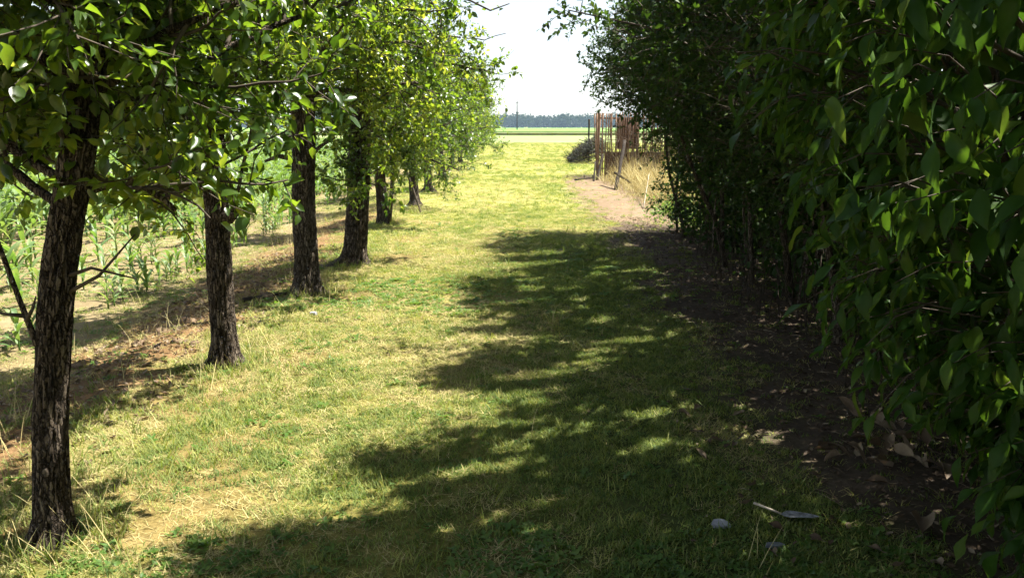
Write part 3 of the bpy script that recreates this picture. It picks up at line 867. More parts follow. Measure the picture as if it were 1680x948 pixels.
# ------------------------------------------------------------------ near shrub with big drooping leaves
def drooping_shrub():
    rng = rs(211)
    cx, cy = 2.0, 2.15
    B = np.array([1.95, 2.35, gz(1.95, 2.35) - .02])
    root = empty('drooping_shrub', B)
    ZB = np.array([0, .4, .8, 1.0, 1.3, 1.65, 2.0, 2.5, 3.0, 3.4]); RB = np.array([.3, .52, .78, .98, 1.10, 1.32, 1.32, 1.4, 1.4, 1.1])
    stems = []
    for k in range(8):
        x = B[0] + rng.uniform(-.25, .4); y = B[1] + rng.uniform(-.4, .4)
        P = wander(rng, (x, y, B[2]), (rng.uniform(-.2, .2), rng.uniform(-.2, .2), 1), rng.uniform(1.8, 2.8), 9, .08, .02)
        m = MB(); r = rng.uniform(.014, .03)
        m.tube(P - B, np.linspace(r, r * .4, len(P)), 8); m.build('stem', M['bark'], root); stems.append(P)
    tw = MB(); pos = []; axs = []; ups = []; sz = []
    n = 1500
    th = rng.uniform(R(120), R(300), n)                # the side that faces the path and the viewer
    z = rng.uniform(.12, 3.2, n)
    for k in range(n):
        lr = lump(np.array(th[k] * 1.3), np.array(z[k] * 1.1), np.array(z[k]), 2.2)
        rr = np.interp(z[k], ZB, RB) * (1 + .10 * float(lr)) - rng.exponential(.10)
        o = np.array([math.cos(th[k]), math.sin(th[k]), 0])
        c = np.array([cx, cy, z[k]]) + o * (rr - .2)
        d = nrm((o * .8 + rng.normal(0, .3, 3) + np.array([0, 0, .15]))[None])[0]
        L = rng.uniform(.16, .3)
        P = np.array([c, c + d * L * .6 + np.array([0, 0, .01]), c + d * L + np.array([0, 0, -.03])])
        tw.tube(P - B, [.003, .002, .0012], 4, cap=False, att=.7)
        m = rng.integers(5, 9)
        t = np.linspace(.25, 1, m)[:, None]
        pts = P[0] + (P[2] - P[0]) * t
        a = o * .42 + np.array([0, 0, -.85]) + rng.normal(0, .42, (m, 3))
        pos.append(pts + rng.normal(0, .012, (m, 3))); axs.append(a); ups.append(np.repeat((o * .75 + np.array([0, 0, .65]))[None], m, 0) + rng.normal(0, .25, (m, 3)))
        sz.append(rng.uniform(.05, .112, m))
    # the inner mass
    ni = 5200
    a_ = rng.uniform(0, 2 * math.pi, ni); z_ = rng.uniform(.1, 3.2, ni)
    r_ = np.interp(z_, ZB, RB) * np.sqrt(rng.uniform(.02, .72, ni))
    pos.append(np.stack([cx + np.cos(a_) * r_, cy + np.sin(a_) * r_, z_], -1))
    axs.append(np.array([0, 0, -.7]) + rng.normal(0, .5, (ni, 3))); ups.append(np.array([-.4, 0, .6]) + rng.normal(0, .5, (ni, 3))); sz.append(rng.uniform(.09, .14, ni))
    for k in range(40):
        s = stems[rng.integers(0, len(stems))]; p = s[rng.integers(3, len(s))]; c = pos[rng.integers(0, n)][0]
        tw.tube(smooth_path([p, (p + c) / 2 + [0, 0, .08], c], 7) - B, np.linspace(.012, .005, 7), 5, cap=False)
    o = tw.build('twigs', M['twig'], root); o['kind'] = 'stuff'
    pos = np.vstack(pos); ax = nrm(np.vstack(axs)); up = nrm(np.vstack(ups)); sz = np.concatenate(sz); N = len(pos)
    tint = np.clip(.40 + rng.normal(0, .22, N) + .5 * (rng.random(N) < .04), 0, 1)
    idx = pick_front(pos, sz, 300, 18)
    keep = np.ones(N, bool); keep[idx] = False
    single_leaves(root, B, 'droop', 'shrub', pos, ax, up, sz, idx, tint)
    cm = MB(); leaf_cloud(cm, 'droop', pos[keep] - B, ax[keep], up[keep], sz[keep], tint[keep])
    o = cm.build('crown', M['shrub'], root); o['kind'] = 'stuff'
    tag(root, 'large dark shrub with long drooping pointed leaves, nearest to the viewer', 'shrub')
drooping_shrub()

# ------------------------------------------------------------------ grass and ground cover (nobody could count it)
SRC = bpy.data.collections.new('blade_sources')
def blade(mb, rng, L, w, lean, az, base, bend, att, seg=3):
    t = np.linspace(0, 1, seg + 1)
    d = np.array([math.cos(az), math.sin(az), 0]); s = np.array([-math.sin(az), math.cos(az), 0])
    h = L * np.sin(np.minimum(lean + 0 * t, 1.57)) * t - bend * L * t * t * .5
    o = L * math.cos(lean) * t + bend * L * t * t * .4
    c = np.asarray(base)[None] + d[None] * o[:, None]; c[:, 2] += np.maximum(h, .002)
    wd = w * .5 * (1 - t ** 1.6) + .0003
    v = np.stack([c - s * wd[:, None], c + s * wd[:, None]], 1).reshape(-1, 3)
    q = [[2 * k, 2 * k + 1, 2 * k + 3, 2 * k + 2] for k in range(seg)]
    mb.add(v, q, att=att)

def src(name, me):
    o = bpy.data.objects.new(name, me); SRC.objects.link(o); return o

rg = rs(7)
def tuft(name, n, l0, l1, w, lean0, lean1, spread, mkey, bend=.5, t0=0., t1=1.):
    m = MB()
    for k in range(n):
        blade(m, rg, rg.uniform(l0, l1), w * rg.uniform(.7, 1.3), R(rg.uniform(lean0, lean1)), rg.uniform(0, 6.28),
              (rg.normal(0, spread), rg.normal(0, spread), 0), rg.uniform(.2, 1) * bend, rg.uniform(t0, t1))
    src(name, m.mesh(name, M[mkey]))
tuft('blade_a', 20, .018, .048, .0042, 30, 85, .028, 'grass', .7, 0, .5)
tuft('blade_b', 20, .018, .045, .0040, 25, 85, .03, 'grass', .7, .4, 1)
tuft('blade_c', 11, .03, .075, .0034, 2, 35, .035, 'straw', .3)
tuft('blade_d', 9, .06, .13, .0045, 45, 85, .03, 'grass', .8, .1, .7)
def rosette(name, n, L):
    m = MB()
    v, q = LT['small_big']
    pos = rg.normal(0, .025, (n, 3)) * [1, 1, 0] + [0, 0, .012]
    az = rg.uniform(0, 6.28, n)
    ax = np.stack([np.cos(az), np.sin(az), rg.uniform(.1, .7, n)], -1)
    leaf_cloud(m, 'small_big', pos, ax, np.array([[0, 0, 1.]] * n) + rg.normal(0, .2, (n, 3)), rg.uniform(.6, 1.2, n) * L, rg.random(n))
    src(name, m.mesh(name, M['weed']))
rosette('blade_e', 15, .022)
rosette('blade_f', 9, .034)
tuft('blade_g', 5, .16, .30, .0030, 55, 88, .04, 'straw', .7, .4, 1)

def scatter(name, P, rot, scl, idx, label, cat):
    me = bpy.data.meshes.new(name)
    me.vertices.add(len(P)); me.vertices.foreach_set('co', P.astype(np.float32).ravel())
    a = me.attributes.new('rot', 'FLOAT_VECTOR', 'POINT'); a.data.foreach_set('vector', rot.astype(np.float32).ravel())
    a = me.attributes.new('scl', 'FLOAT', 'POINT'); a.data.foreach_set('value', scl.astype(np.float32))
    a = me.attributes.new('idx', 'INT', 'POINT'); a.data.foreach_set('value', idx.astype(np.int32))
    o = link(name, me)
    tag(o, label, cat, kind='stuff')
    ng = bpy.data.node_groups.new(name + '_nodes', 'GeometryNodeTree')
    ng.interface.new_socket('Geometry', in_out='INPUT', socket_type='NodeSocketGeometry')
    ng.interface.new_socket('Geometry', in_out='OUTPUT', socket_type='NodeSocketGeometry')
    gi = ng.nodes.new('NodeGroupInput'); go = ng.nodes.new('NodeGroupOutput')
    iop = ng.nodes.new('GeometryNodeInstanceOnPoints')
    ci = ng.nodes.new('GeometryNodeCollectionInfo')
    ci.inputs['Collection'].default_value = SRC
    ci.inputs['Separate Children'].default_value = True; ci.inputs['Reset Children'].default_value = True
    def na(n_, t_):
        x = ng.nodes.new('GeometryNodeInputNamedAttribute'); x.data_type = t_; x.inputs['Name'].default_value = n_; return x.outputs['Attribute']
    e2r = ng.nodes.new('FunctionNodeEulerToRotation')
    L = ng.links.new
    L(gi.outputs[0], iop.inputs['Points']); L(ci.outputs[0], iop.inputs['Instance'])
    iop.inputs['Pick Instance'].default_value = True
    L(na('idx', 'INT'), iop.inputs['Instance Index'])
    L(na('rot', 'FLOAT_VECTOR'), e2r.inputs[0]); L(e2r.outputs[0], iop.inputs['Rotation'])
    L(na('scl', 'FLOAT'), iop.inputs['Scale'])
    L(iop.outputs[0], go.inputs[0])
    md = o.modifiers.new('scatter', 'NODES'); md.node_group = ng
    return o

def grass_points():
    rng = rs(303)
    out = []
    for (ya, yb, dens, sc) in ((2.3, 4.2, 1350, .82), (4.2, 6.5, 1000, .88), (6.5, 10, 620, 1.0), (10, 16, 320, 1.2), (16, 27, 130, 1.6), (27, 46, 45, 2.1), (46, 80, 14, 2.8)):
        xa, xb = -5.2 - .25 * ya, 3.0 + .05 * ya
        if ya > 27: xb = 12
        n = int(dens * (xb - xa) * (yb - ya))
        x = rng.uniform(xa, xb, n); y = rng.uniform(ya, yb, n)
        vis = np.abs(x) < .72 * y + .5
        out.append(np.stack([x, y, np.full(n, sc)], -1)[vis])
    A = np.vstack(out); x, y, sc = A.T
    d, pl, so, bk = masks(x, y)
    pr = (1 - d * .93) * (1 - so * .72) * (1 - bk * .9)
    pr = pr * (.62 + .55 * sstep(.3, .55, fbm(x * 1.6, y * 1.6, 41)))
    # nothing grows where a trunk stands; bushier right round each foot
    ok = rng.random(len(x)) < pr
    A = A[ok]; x, y, sc = A.T; n = len(x)
    dry = .5 + 1.6 * (fbm(x * .9 + 3, y * .5, 55) - .5) + 1.1 * (fbm(x * 4 + 3, y * 4, 56) - .5); gre = fbm(x * 1.4, y * 1.1 + 8, 66)
    dry = dry - .42 * sstep(-.2, .6, x) * (y < 12)  # fewer dry tufts hedge-side: greener turf, and shade deepened by colour
    mid_dry = np.exp(-((x + .30 + .1 * np.sin(y * .6)) / .45) ** 2) * .24
    u = rng.random(n)
    p_straw = np.clip(.31 + 1.1 * (dry - .5) + mid_dry, .02, .7)
    p_weed = np.clip(.02 + 2.0 * (gre - .57), .015, .5) * (y < 14) * (1 - sstep(7, 14, y) * .7)
    p_long = np.where((y < 12) & (np.abs(x - row_x(y)) < .5), .08, .012)
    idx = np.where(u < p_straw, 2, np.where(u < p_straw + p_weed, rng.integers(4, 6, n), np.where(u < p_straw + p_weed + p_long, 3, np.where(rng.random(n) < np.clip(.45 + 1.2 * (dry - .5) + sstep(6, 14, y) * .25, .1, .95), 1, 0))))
    idx = np.where(rng.random(n) < .0005, 6, idx)
    rot = np.stack([rng.normal(0, .12, n), rng.normal(0, .12, n), rng.uniform(0, 6.28, n)], -1)
    scl = sc * rng.uniform(.65, 1.3, n)
    P = np.stack([x, y, gh(x, y) - .003], -1)
    return P, rot, scl, idx
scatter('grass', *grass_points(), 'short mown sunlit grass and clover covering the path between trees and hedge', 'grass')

def bank_points():
    rng = rs(313)
    n = 1700
    y = 3.0 + 13 * rng.random(n) ** 1.2; x = row_x(y) + rng.normal(-.95, .5, n)
    for tx, ty in ((-1.82, 2.92), (-1.955, 5.27), (-2.015, 7.73), (-1.885, 9.43), (-2.15, 13.35), (-1.75, 15.1)):
        k = 110
        a = rng.uniform(0, 6.28, k); r = rng.uniform(.09, .30, k)
        x = np.r_[x, tx + np.cos(a) * r]; y = np.r_[y, ty + np.sin(a) * r]
    n = len(x)
    idx = rng.choice([2, 6, 2, 2, 2, 1], n); idx[-660:] = rng.choice([3, 3, 0, 4, 6, 3], 660)
    rot = np.stack([rng.normal(0, .15, n), rng.normal(0, .15, n), rng.uniform(0, 6.28, n)], -1)
    return np.stack([x, y, gh(x, y) - .003], -1), rot, rng.uniform(.5, 1.15, n), idx
scatter('rough_grass', *bank_points(), 'rough dry grass and weeds on the bank and round the tree feet', 'grass')

# leaf litter on the bare earth
def litter():
    rng = rs(404)
    n = 5200
    y = 2.4 + 12 * rng.random(n) ** 1.3; x = dirt_edge(y) + rng.normal(.75, .55, n)
    P = np.stack([x, y, gh(x, y) + .006], -1)
    az = rng.uniform(0, 6.28, n)
    ax = np.stack([np.cos(az), np.sin(az), rng.normal(0, .18, n)], -1)
    up = np.array([0, 0, 1.]) + rng.normal(0, .35, (n, 3))
    m = MB(); leaf_cloud(m, 'dry', P, ax, up, rng.uniform(.014, .036, n), np.clip(rng.normal(.30, .25, n), 0, 1))
    n2 = 2600
    yb = rng.uniform(3.6, 11, n2); xb = row_x(yb) - .15 - 1.35 * rng.random(n2)
    az = rng.uniform(0, 6.28, n2)
    leaf_cloud(m, 'dry', np.stack([xb, yb, gh(xb, yb) + .006], -1), np.stack([np.cos(az), np.sin(az), rng.normal(0, .2, n2)], -1), np.array([0, 0, 1.]) + rng.normal(0, .35, (n2, 3)),
               rng.uniform(.016, .05, n2), np.clip(rng.normal(.5, .2, n2), 0, 1))
    for k in range(320):
        y = 2.5 + 11 * rng.random(); x = float(dirt_edge(np.array([y]))[0]) + rng.normal(.8, .5); a = rng.uniform(0, 6.28); L = rng.uniform(.04, .16)
        z = gz(x, y) + .008
        m.tube([[x, y, z], [x + math.cos(a) * L * .5, y + math.sin(a) * L * .5, z + .006], [x + math.cos(a) * L, y + math.sin(a) * L, z]], [.0022, .002, .001], 4, att=rng.uniform(.4, 1))
    tag(m.build('leaf_litter', M['litter']), 'brown leaf litter and twig bits on the bare earth under hedge and trees', 'litter', kind='stuff')
litter()

# ------------------------------------------------------------------ maize field
def maize_parts(seed):
    rng = rs(seed)
    st = MB(); h = rng.uniform(.26, .36)
    st.tube(wander(rng, (0, 0, -.02), (0, 0, 1), h, 5, .03), np.linspace(.010, .005, 6), 6, att=.6)
    lv = []
    a0 = rng.uniform(0, 6.28)
    for k in range(7):
        m = MB(); z = .05 + h * .85 * k / 6
        az = a0 + math.pi * k + rng.normal(0, .35)
        L = rng.uniform(.26, .40) * (1 - .25 * abs(k - 3) / 3); seg = 6
        t = np.linspace(0, 1, seg + 1)
        lean = R(rng.uniform(50, 68) + 2.5 * k); bend = rng.uniform(.5, 1.15)
        o = L * (np.cos(lean) * t + .35 * bend * t * t); zz = z + L * (np.sin(lean) * t - .62 * bend * t * t)
        w = .021 * np.sin(np.pi * np.clip(t * .86 + .14, 0, 1)) ** .8 + .001
        d = np.array([math.cos(az), math.sin(az), 0]); s = np.array([-math.sin(az), math.cos(az), 0])
        c = d[None] * o[:, None]; c[:, 2] = zz
        v = np.stack([c - s * w[:, None] + [0, 0, .006], c, c + s * w[:, None] + [0, 0, .006]], 1).reshape(-1, 3)
        q = []
        for i_ in range(seg):
            b = 3 * i_; q += [[b, b + 1, b + 4, b + 3], [b + 1, b + 2, b + 5, b + 4]]
        m.add(v, q, att=rng.uniform(.1, .8)); lv.append(m)
    return st, lv

def maize():
    rng = rs(505)
    var = []
    for k in range(5):
        st, lv = maize_parts(600 + k)
        sm = st.mesh('stem', M['maize']); lms = [l.mesh('leaf', M['maize']) for l in lv]
        whole = MB()
        for m in [st] + lv:
            for v_, a_ in zip(m.v, m.att): pass
            vv = np.vstack(m.v); q = np.vstack(m.q); t = np.vstack(m.t) if m.t else None
            whole.add(vv, q, t, att=np.concatenate(m.att))
        var.append((sm, lms, whole.mesh('maize_plant', M['maize']), whole))
    pts = []; rows = []
    for r_ in range(70):
        xr = -3.95 - .75 * r_
        y = np.arange(4, 74, .17)
        y = y + rng.uniform(-.06, .06, len(y))
        x = xr - .013 * y + rng.normal(0, .035, len(y)) - .012 * np.clip(y - 8, 0, 99)
        keep = (rng.random(len(y)) > .12) & (np.abs(x) < .70 * y + .6)
        # weak growth near the sandy patch
        keep &= ~((fbm(x * .35, y * .35, 91) > .62) & (rng.random(len(y)) < .75))
        pts.append(np.stack([x, y], -1)[keep]); rows.append(np.full(int(keep.sum()), r_))
    P = np.vstack(pts); rowid = np.concatenate(rows)
    P = np.column_stack([P, gh(P[:, 0], P[:, 1])])
    g = .95 + .8 * fbm(P[:, 0] * .3, P[:, 1] * .3, 93) + rng.normal(0, .10, len(P))
    g = g * (.62 + .66 * sstep(-4.0, -7.0, P[:, 0]))
    px, py, z = project(P + np.array([0, 0, .2]))
    infr = (px > -10) & (px < 700) & (z > 1)
    order = np.argsort(np.where(infr, z, 1e9))
    near = order[:300]
    row_word = ('first', 'second', 'third', 'fourth')
    for c, i_ in enumerate(near):
        sm, lms, wm, _ = var[rng.integers(0, 5)]
        M4 = Matrix.Translation(Vector(P[i_])) @ Matrix.Rotation(rng.uniform(0, 6.28), 4, 'Z') @ Matrix.Scale(float(g[i_]), 4)
        if c < 36:
            o = empty('maize_plant', (0, 0, 0)); o.matrix_basis = M4
            link('stem', sm, o)
            for l in lms: link('leaf', l, o)
        else:
            o = link('maize_plant', wm, None, M4)
        r_ = int(rowid[i_])
        if r_ < 4: tag(o, 'young maize plant in the %s row from the fruit trees' % row_word[r_], 'maize plant', 'young maize in the %s row' % row_word[r_])
        else: tag(o, 'young maize plant standing beyond the fourth row from the fruit trees', 'maize plant', 'young maize in the farther rows')
    rest = order[300:]
    rest = rest[(z[rest] > 1)]
    Pr = P[rest]
    # the far rows stand close enough to read as one mass
    global SRC
    keepS = SRC
    S2 = bpy.data.collections.new('maize_sources'); SRC = S2
    for k in range(5): src('maize_%d' % k, var[k][2])
    n = len(rest)
    rot = np.stack([np.zeros(n), np.zeros(n), rng.uniform(0, 6.28, n)], -1)
    scatter('maize_crop', Pr, rot, g[rest], rng.integers(0, 5, n), 'rows of young green maize filling the field beyond the nearest plants', 'maize')
    SRC = keepS
maize()

# ------------------------------------------------------------------ things beyond the hedge
def rusty_fence():
    B = Vector((2.72, 25.7, gz(2.72, 25.7)))
    root = empty('rusty_fence', B)
    rng = rs(808)
    bm_ = MB(); bm_.tube([[0, 0, .08], [0, 0, 1.0], [0, 0, 2.02]], .019, 6); bar = bm_.mesh('bar', M['rust'])
    def bar_at(x, y, s=1.0):
        link('bar', bar, root, Matrix.Translation((x, y, 0)) @ Matrix.Rotation(rng.normal(0, .03), 4, 'Y') @ Matrix.Diagonal((1, 1, s, 1)))
    for k in range(42): bar_at(.09 + k * .068, 0, 1.0 + rng.uniform(-.015, .015))
    for k in range(14): bar_at(-.02 + .012 * k, .12 + k * .11, 1.0)
    for (x, y) in ((0, 0), (1.25, 0.0), (2.9, 0), (.16, 1.7)):
        m = MB(); m.box((x, y + .035, 1.05), (.028, .028, 1.07)); m.build('post', M['rust'], root, False)
    for z in (.30, .80, 1.86):
        m = MB(); m.box((1.47, .018, z), (1.46, .006, .022)); m.build('rail', M['rust'], root, False)
        m = MB(); m.box((.08, .9, z + .001), (.008, .84, .020), Matrix.Rotation(-.09, 3, 'Z')); m.build('rail', M['rust'], root, False)
    for (p, q) in (((.1, 1.55), (2.8, 1.25)), ((.1, 1.2), (2.8, 1.5)), ((.3, .5), (1.9, 1.75)), ((.1, 1.82), (1.6, .85)), ((1.0, 1.85), (2.8, .6)), ((.05, .55), (2.8, .62))):
        m = MB(); t_ = np.linspace(0, 1, 9)
        m.tube(np.stack([p[0] + (q[0] - p[0]) * t_, -.022 + .02 * np.sin(t_ * 5), p[1] + (q[1] - p[1]) * t_ - .10 * np.sin(t_ * math.pi)], -1), .008, 5)
        m.build('wire', M['rust'], root)
    vine = MB()
    for k in range(260):
        x0 = rng.uniform(.2, 2.9) if k % 3 else rng.uniform(1.3, 2.9)
        P_ = wander(rng, (x0, -.05, rng.uniform(.1, 1.0)), (rng.normal(0, .5), rng.normal(0, .12), 1), rng.uniform(.4, 1.1), 7, .28, -.02)
        P_[:, 1] = np.clip(P_[:, 1], -.16, .1); P_[:, 2] = np.minimum(P_[:, 2], 1.95)
        vine.tube(P_, np.linspace(.010, .004, 8), 4, cap=False, att=rng.random())
    vine.build('dry_vine', M['dead_stem'], root)['kind'] = 'stuff'
    tag(root, 'rusty iron fence of thin upright bars beside the bare earth', 'fence')
    # rusted sheets leaning behind it
    def sheet_(x0, x1, z0, z1, y, name, lab, tilt):
        n = 40; u = np.linspace(0, 1, n); xx = x0 + (x1 - x0) * u
        yy = .018 * np.sin(u * (x1 - x0) / .076 * 6.283)
        m = MB()
        bot = np.stack([xx, yy, np.full(n, z0)], -1); top = np.stack([xx, yy + tilt, np.full(n, z1)], -1)
        i_ = np.arange(n - 1)
        for off in (0, .004):
            m.add(np.vstack([bot, top]) + np.array([0, off, 0]), np.stack([i_, i_ + 1, n + i_ + 1, n + i_], -1))
        o = m.build(name, M['rust_sheet']); o.location = (0, y, 0)
        tag(o, lab, 'metal sheet', 'rusted sheets behind the fence')
    sheet_(2.95, 4.9, .02, .80, 25.95, 'rusted_sheet', 'long low orange-brown rusted sheet standing behind the fence foot', .05)
    sheet_(3.35, 4.0, .9, 1.86, 26.15, 'rusted_sheet', 'upright brown rusted sheet behind the upper fence bars', .04)
    m = MB(); m.box((0, 0, .45), (.06, .04, .55)); o = m.build('support_post', M['old_wood'], None, False); o.location = (3.65, 26.24, 0)
    tag(o, 'dark wooden post propping the upright rusted sheet', 'post')
rusty_fence()

def timber(name, P0, P1, w, t, mkey, label, cat, seed=1):
    rng = rs(seed)
    P0 = np.array(P0, float); P1 = np.array(P1, float)
    n = 9
    P = P0 + (P1 - P0) * np.linspace(0, 1, n)[:, None] + rng.normal(0, w * .10, (n, 3)) * np.sin(np.linspace(0, math.pi, n))[:, None]
    m = MB(); m.tube(P - P0, w * (1 + .12 * rng.normal(size=n)) * np.linspace(1, t, n), 9)
    o = m.build(name, M[mkey]); o.location = P0
    return tag(o, label, cat)
timber('wooden_prop', (2.68, 20.9, -.03), (3.12, 22.6, 1.22), .052, .8, 'old_wood', 'thick dark timber leaning against the rusty fence', 'timber', 3)
timber('wooden_stake', (2.70, 21.4, .42), (3.12, 21.2, .16), .034, .8, 'old_wood', 'short dark stick crossing the thick leaning timber', 'stick', 4)
timber('wooden_stake', (2.58, 24.6, -.03), (2.82, 25.3, .75), .045, .8, 'old_wood', 'dark stake leaning at the fence corner', 'stake', 5)
timber('wooden_stake', (2.42, 24.0, -.03), (2.55, 24.8, .55), .03, .7, 'old_wood', 'thin grey stake left of the fence corner stake', 'stake', 6)
timber('fallen_stick', (2.62, 16.0, .02), (3.15, 18.6, .55), .012, .5, 'pale_wood', 'long bleached stick leaning in the dry grass', 'stick', 7)
timber('fallen_branch', (1.9, 24.4, .03), (2.55, 25.0, .06), .03, .6, 'old_wood', 'low branch lying along the edge of the bare earth', 'branch', 8)
timber('bare_stick', (-1.70, 15.1, -.03), (-1.98, 15.2, .82), .022, .7, 'twig', 'thin bare stick leaning beside the fruit trees', 'stick', 9)
timber('wooden_post', (3.62, 38.5, -.03), (3.62, 38.5, 1.95), .045, .9, 'old_wood', 'thin upright post standing behind the dark brushwood heap', 'post', 10)
timber('fallen_branch', (-2.52, 7.35, gz(-2.52, 7.35) + .02), (-2.12, 7.72, gz(-2.12, 7.72) + .03), .028, .5, 'old_wood', 'short dark branch lying on the bank beside the grey trunk', 'branch', 12)

def brush_heap():
    rng = rs(909)
    B = Vector((3.35, 36.6, gz(3.35, 36.6)))
    root = empty('brushwood_heap', B)
    sticks = MB(); fine = MB()
    for k in range(420):
        # a slope that rises towards the fence
        x = rng.uniform(-.75, .75); y = rng.normal(0, .4)
        top = np.interp(x, [-.75, -.3, .25, .6, .8], [.25, .75, 1.15, 1.25, .9])
        z = top * rng.random() ** .6 * .85
        a = rng.uniform(0, 6.28); e = rng.uniform(-.2, .9)
        d = np.array([math.cos(a) * math.cos(e), math.sin(a) * math.cos(e), math.sin(e)])
        P = wander(rng, (x, y, max(.02, z)), d, rng.uniform(.25, .6), 3, .14)
        P[:, 2] = np.maximum(P[:, 2], .01)
        if k < 24:
            m = MB(); m.tube(P, np.linspace(.026, .012, 4), 6, att=rng.random()); m.build('branch', M['old_wood'], root)
        else: sticks.tube(P, np.linspace(.013, .005, 4), 4, att=rng.random())
    sticks.build('twigs', M['old_wood'], root)['kind'] = 'stuff'
    n = 2600
    x = rng.uniform(-.8, .8, n); top = np.interp(x, [-.8, -.3, .25, .6, .8], [.2, .72, 1.1, 1.2, .85])
    P = np.stack([x, rng.normal(0, .4, n), top * rng.random(n) ** .7], -1)
    ax = nrm(rng.normal(0, .6, (n, 3)) + np.array([-.2, -.1, .45]))
    LT['spike'] = leaf_template(.2, 2, .3, .3)
    leaf_cloud(fine, 'spike', P, ax, nrm(rng.normal(size=(n, 3)) + [0, 0, .6]), rng.uniform(.08, .2, n), np.clip(rng.normal(.45, .3, n), 0, 1))
    fine.build('withered_leaves', M['conifer'], root)['kind'] = 'stuff'
    tag(root, 'dark grey heap of cut brushwood at the fence end', 'brushwood')
brush_heap()

def dry_reeds():
    rng = rs(919)
    m = MB()
    for k in range(3600):
        y = rng.uniform(15.6, 25.0); t_ = (y - 15.6) / 9.4
        x = rng.normal(3.55 - .15 * t_, .42)
        if x < 2.5 + .2 * rng.random() or x > 4.8: continue
        L = rng.uniform(.3, 1.05) * (.55 + .6 * sstep(2.6, 3.6, x))
        blade(m, rng, L, rng.uniform(.006, .012), R(rng.uniform(35, 88)), rng.uniform(0, 6.28), (x, y, gz(x, y) if k % 7 == 0 else -.01), rng.uniform(.1, .9), rng.random(), 4)
    tag(m.build('dry_grass', M['straw']), 'tall tangled straw-coloured dry grass in front of the rusty fence', 'dry grass', kind='stuff')
    w = MB()
    n = 1500
    y = rng.uniform(12.6, 15.6, n); x = rng.normal(3.05, .28, n); z = np.abs(rng.normal(0, .15, n))
    leaf_cloud(w, 'small_big', np.stack([x, y, z], -1), nrm(rng.normal(size=(n, 3))), nrm(rng.normal(0, .5, (n, 3)) + [0, 0, .8]), rng.uniform(.03, .07, n), rng.random(n))
    tag(w.build('weeds', M['weed']), 'low green leafy weeds at the foot of the hedge end', 'weeds', kind='stuff')
dry_reeds()

def utility_pole():
    root = empty('utility_pole', (1.55, 250, 0))
    m = MB(); m.tube([[0, 0, -.1], [0, 0, 4.5], [0, 0, 9.2]], [.17, .15, .12], 10); m.build('pole', M['old_wood'], root)
    m = MB(); m.box((0, -.16, 8.7), (.55, .05, .05)); arm = m.build('crossarm', M['old_wood'], root, False)
    for x in (-.45, .45):
        m = MB(); m.tube([[x, -.16, 8.75], [x, -.16, 8.92]], [.04, .05], 8); m.build('insulator', M['stone'], arm)
    tag(root, 'lone utility pole standing far off in the green field', 'pole')
utility_pole()

def treeline():
    rng = rs(929)
    m = MB(); v, q = leaf_template(.8, 2, .2, -.1); LT['clump'] = (v, q)
    pos = []; sz = []
    for y_, gap in ((712, 3.0), (745, 4.2)):
        x = -760.0
        while x < 760:
            h = 7.5 + 6.5 * fbm(np.array([x * .02]), np.array([y_ * .1]), 12)[0] + rng.normal(0, .7)
            if 40 <= x < 110: h += 1.8
            y = y_ + rng.uniform(-10, 14)
            w = rng.uniform(3.5, 7.0); n = 150
            u = nrm(rng.normal(size=(n, 3))); r_ = rng.uniform(.2, 1, n) ** .45
            pos.append(np.array([x, y, h * .5]) + u * r_[:, None] * np.array([w, w, h * .5])); sz.append(rng.uniform(1.0, 2.6, n))
            m.tube([[x, y, -.2], [x, y, h * .5]], [.25, .15], 5, att=.2)
            x += rng.uniform(.6, 1.4) * gap
    P = np.vstack(pos); n = len(P); s = np.concatenate(sz)
    leaf_cloud(m, 'clump', P, nrm(rng.normal(size=(n, 3))), nrm(rng.normal(0, .6, (n, 3)) + [0, 0, .7]), s, np.clip(rng.normal(.45, .22, n), 0, 1))
    tag(m.build('treeline', M['treeline']), 'far-off bluish wood along the horizon', 'wood', kind='stuff')
treeline()

# ------------------------------------------------------------------ small things on the ground
def dry_leaf(x, y, L, seed, label, group, tint, up=0.02, tilt=.2):
    rng = rs(seed)
    v, q = leaf_template(rng.uniform(.42, .66), 7, rng.uniform(.2, .7), rng.uniform(-.5, .7), rng.uniform(.02, .08), rng.uniform(.85, 1.25))
    m = MB(); m.add(v * L, q, att=tint)
    m.tube(np.array([[0, 0, 0], [.004, -.12, .01], [0, -.3, .0]]) * L, [.0016, .0014, .001], 5, att=.7)
    o = m.build('dry_leaf', M['litter'])
    o.location = (x, y, gz(x, y) + up)
    o.rotation_euler = (rng.normal(0, tilt), rng.normal(0, tilt), rng.uniform(0, 6.28))
    return tag(o, label, 'leaf', group)
rl = rs(1001)
for k in range(30):
    x = rl.normal(1.86, .17); y = rl.normal(3.72, .22)
    dry_leaf(x, y, rl.uniform(.07, .115), 2000 + k, 'big curled brown leaf in the leaf heap at the foot of the drooping shrub', 'dry leaves heaped under the shrub',
             float(np.clip(rl.normal(.48, .2), .2, 1)), .02 + rl.uniform(0, .12), .5)
for k in range(26):
    y = rl.uniform(2.65, 4.6); x = rl.uniform(.95, 1.75)
    dry_leaf(x, y, rl.uniform(.05, .085), 2100 + k, 'single dry brown leaf lying flat on the shaded earth', 'dry leaves scattered on the earth', float(np.clip(rl.normal(.5, .2), .2, 1)), .018, .15)
dry_leaf(1.62, 2.92, .15, 2301, 'largest dry leaf, ochre brown, at the lower edge under the drooping shrub', None, .62, .03, .12)

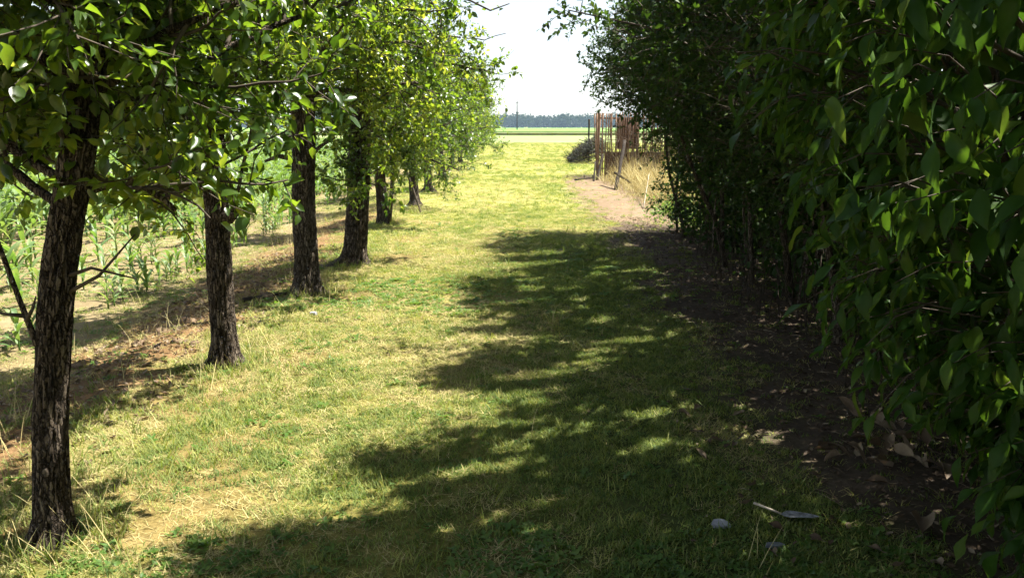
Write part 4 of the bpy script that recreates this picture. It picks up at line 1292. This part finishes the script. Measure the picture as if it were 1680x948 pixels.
def fragment(name, x, y, pts, h, mkey, label, cat):
    pts = np.array(pts, float); n = len(pts)
    m = MB()
    top = np.column_stack([pts * .93, np.full(n, h)]); bot = np.column_stack([pts, np.zeros(n)])
    top[:, 2] += rs(n * 7).normal(0, h * .08, n)
    i_ = np.arange(n); k_ = (i_ + 1) % n
    c = np.array([[0, 0, h * 1.05]])
    m.add(np.vstack([bot, top, c]), np.stack([i_, k_, n + k_, n + i_], -1), np.stack([n + i_, n + k_, np.full(n, 2 * n)], -1))
    o = m.build(name, M[mkey], None, False); o.location = (x, y, gz(x, y) + .008)
    return tag(o, label, cat)
fragment('pale_stone', .85, 3.02, [(-.034, -.024), (-.012, -.031), (.018, -.027), (.040, -.02), (.033, .006), (.021, .026), (-.004, .031), (-.024, .027), (-.037, .004)], .013, 'stone', 'pale bluish flat stone chip on the shaded grass', 'stone')
fragment('grey_stone', 1.02, 2.86, [(-.04, -.013), (-.01, -.02), (.028, -.017), (.042, -.004), (.028, .012), (.004, .016), (-.033, .012)], .009, 'dark_stone', 'flat slate-grey stone half sunk in the dark earth', 'stone')
fragment('pale_stone', -1.72, 6.78, [(-.03, -.02), (.02, -.024), (.036, .0), (.02, .022), (-.025, .02)], .02, 'stone', 'small white stone beside the foot of the stubbed fruit tree', 'stone')

def stalked_scrap():
    root = empty('stalked_leaf', (1.12, 3.10, gz(1.12, 3.1) + .022))
    v, q = leaf_template(.42, 8, .12, .12, .012, .9)
    m = MB(); m.add(v * .15, q, att=.5); o = m.build('blade', M['scrap'], root); 
    o.rotation_euler = (0, 0, R(-112))
    m = MB(); m.tube([[.004, 0, .002], [-.05, .035, .012], [-.095, .062, .02]], [.0045, .005, .0055], 8); m.build('stalk', M['pale_wood'], root)
    tag(root, 'pale grey leaf-shaped scrap with a straight whitish stalk on the dark earth', 'leaf scrap')
stalked_scrap()

# clods of dug earth on the bank
rc = rs(1203)
for k in range(16):
    y = rc.uniform(5.2, 8.2); x = float(row_x(y)) - rc.uniform(.35, 1.3)
    n = 9; m = MB()
    u = nrm(rc.normal(size=(26, 3)))
    r_ = rc.uniform(.025, .06)
    th = np.linspace(0, 2 * math.pi, 10, endpoint=False); ph = np.linspace(-1.3, 1.3, 6)
    V = np.array([[math.cos(p) * math.cos(t) * 1.3, math.cos(p) * math.sin(t), math.sin(p) * .7] for p in ph for t in th])
    V = V * r_ * (1 + .22 * rc.normal(size=(len(V), 1)))
    i_ = np.arange(5)[:, None] * 10; j_ = np.arange(10)[None]; k_ = (j_ + 1) % 10
    m.add(V, np.stack([i_ + j_, i_ + k_, i_ + 10 + k_, i_ + 10 + j_], -1).reshape(-1, 4))
    o = m.build('earth_clod', M['clod']); o.location = (x, y, gz(x, y) + r_ * .25)
    tag(o, 'brown clod of dug earth on the bank behind the tree row', 'clod', 'earth clods on the bank')

# ------------------------------------------------------------------ air
HAZE = 0.00028
if HAZE:
    m, nt, out = mat('haze')
    pv = nd(nt, 'ShaderNodeVolumePrincipled', Density=HAZE)
    pv.inputs['Color'].default_value = (.55, .76, 1.0, 1)
    nt.links.new(pv.outputs[0], out.inputs['Volume'])
    b = MB(); b.box((0, 420, 9.5), (1000, 520, 10.6))
    tag(b.build('haze', m, None, False), kind='stuff')
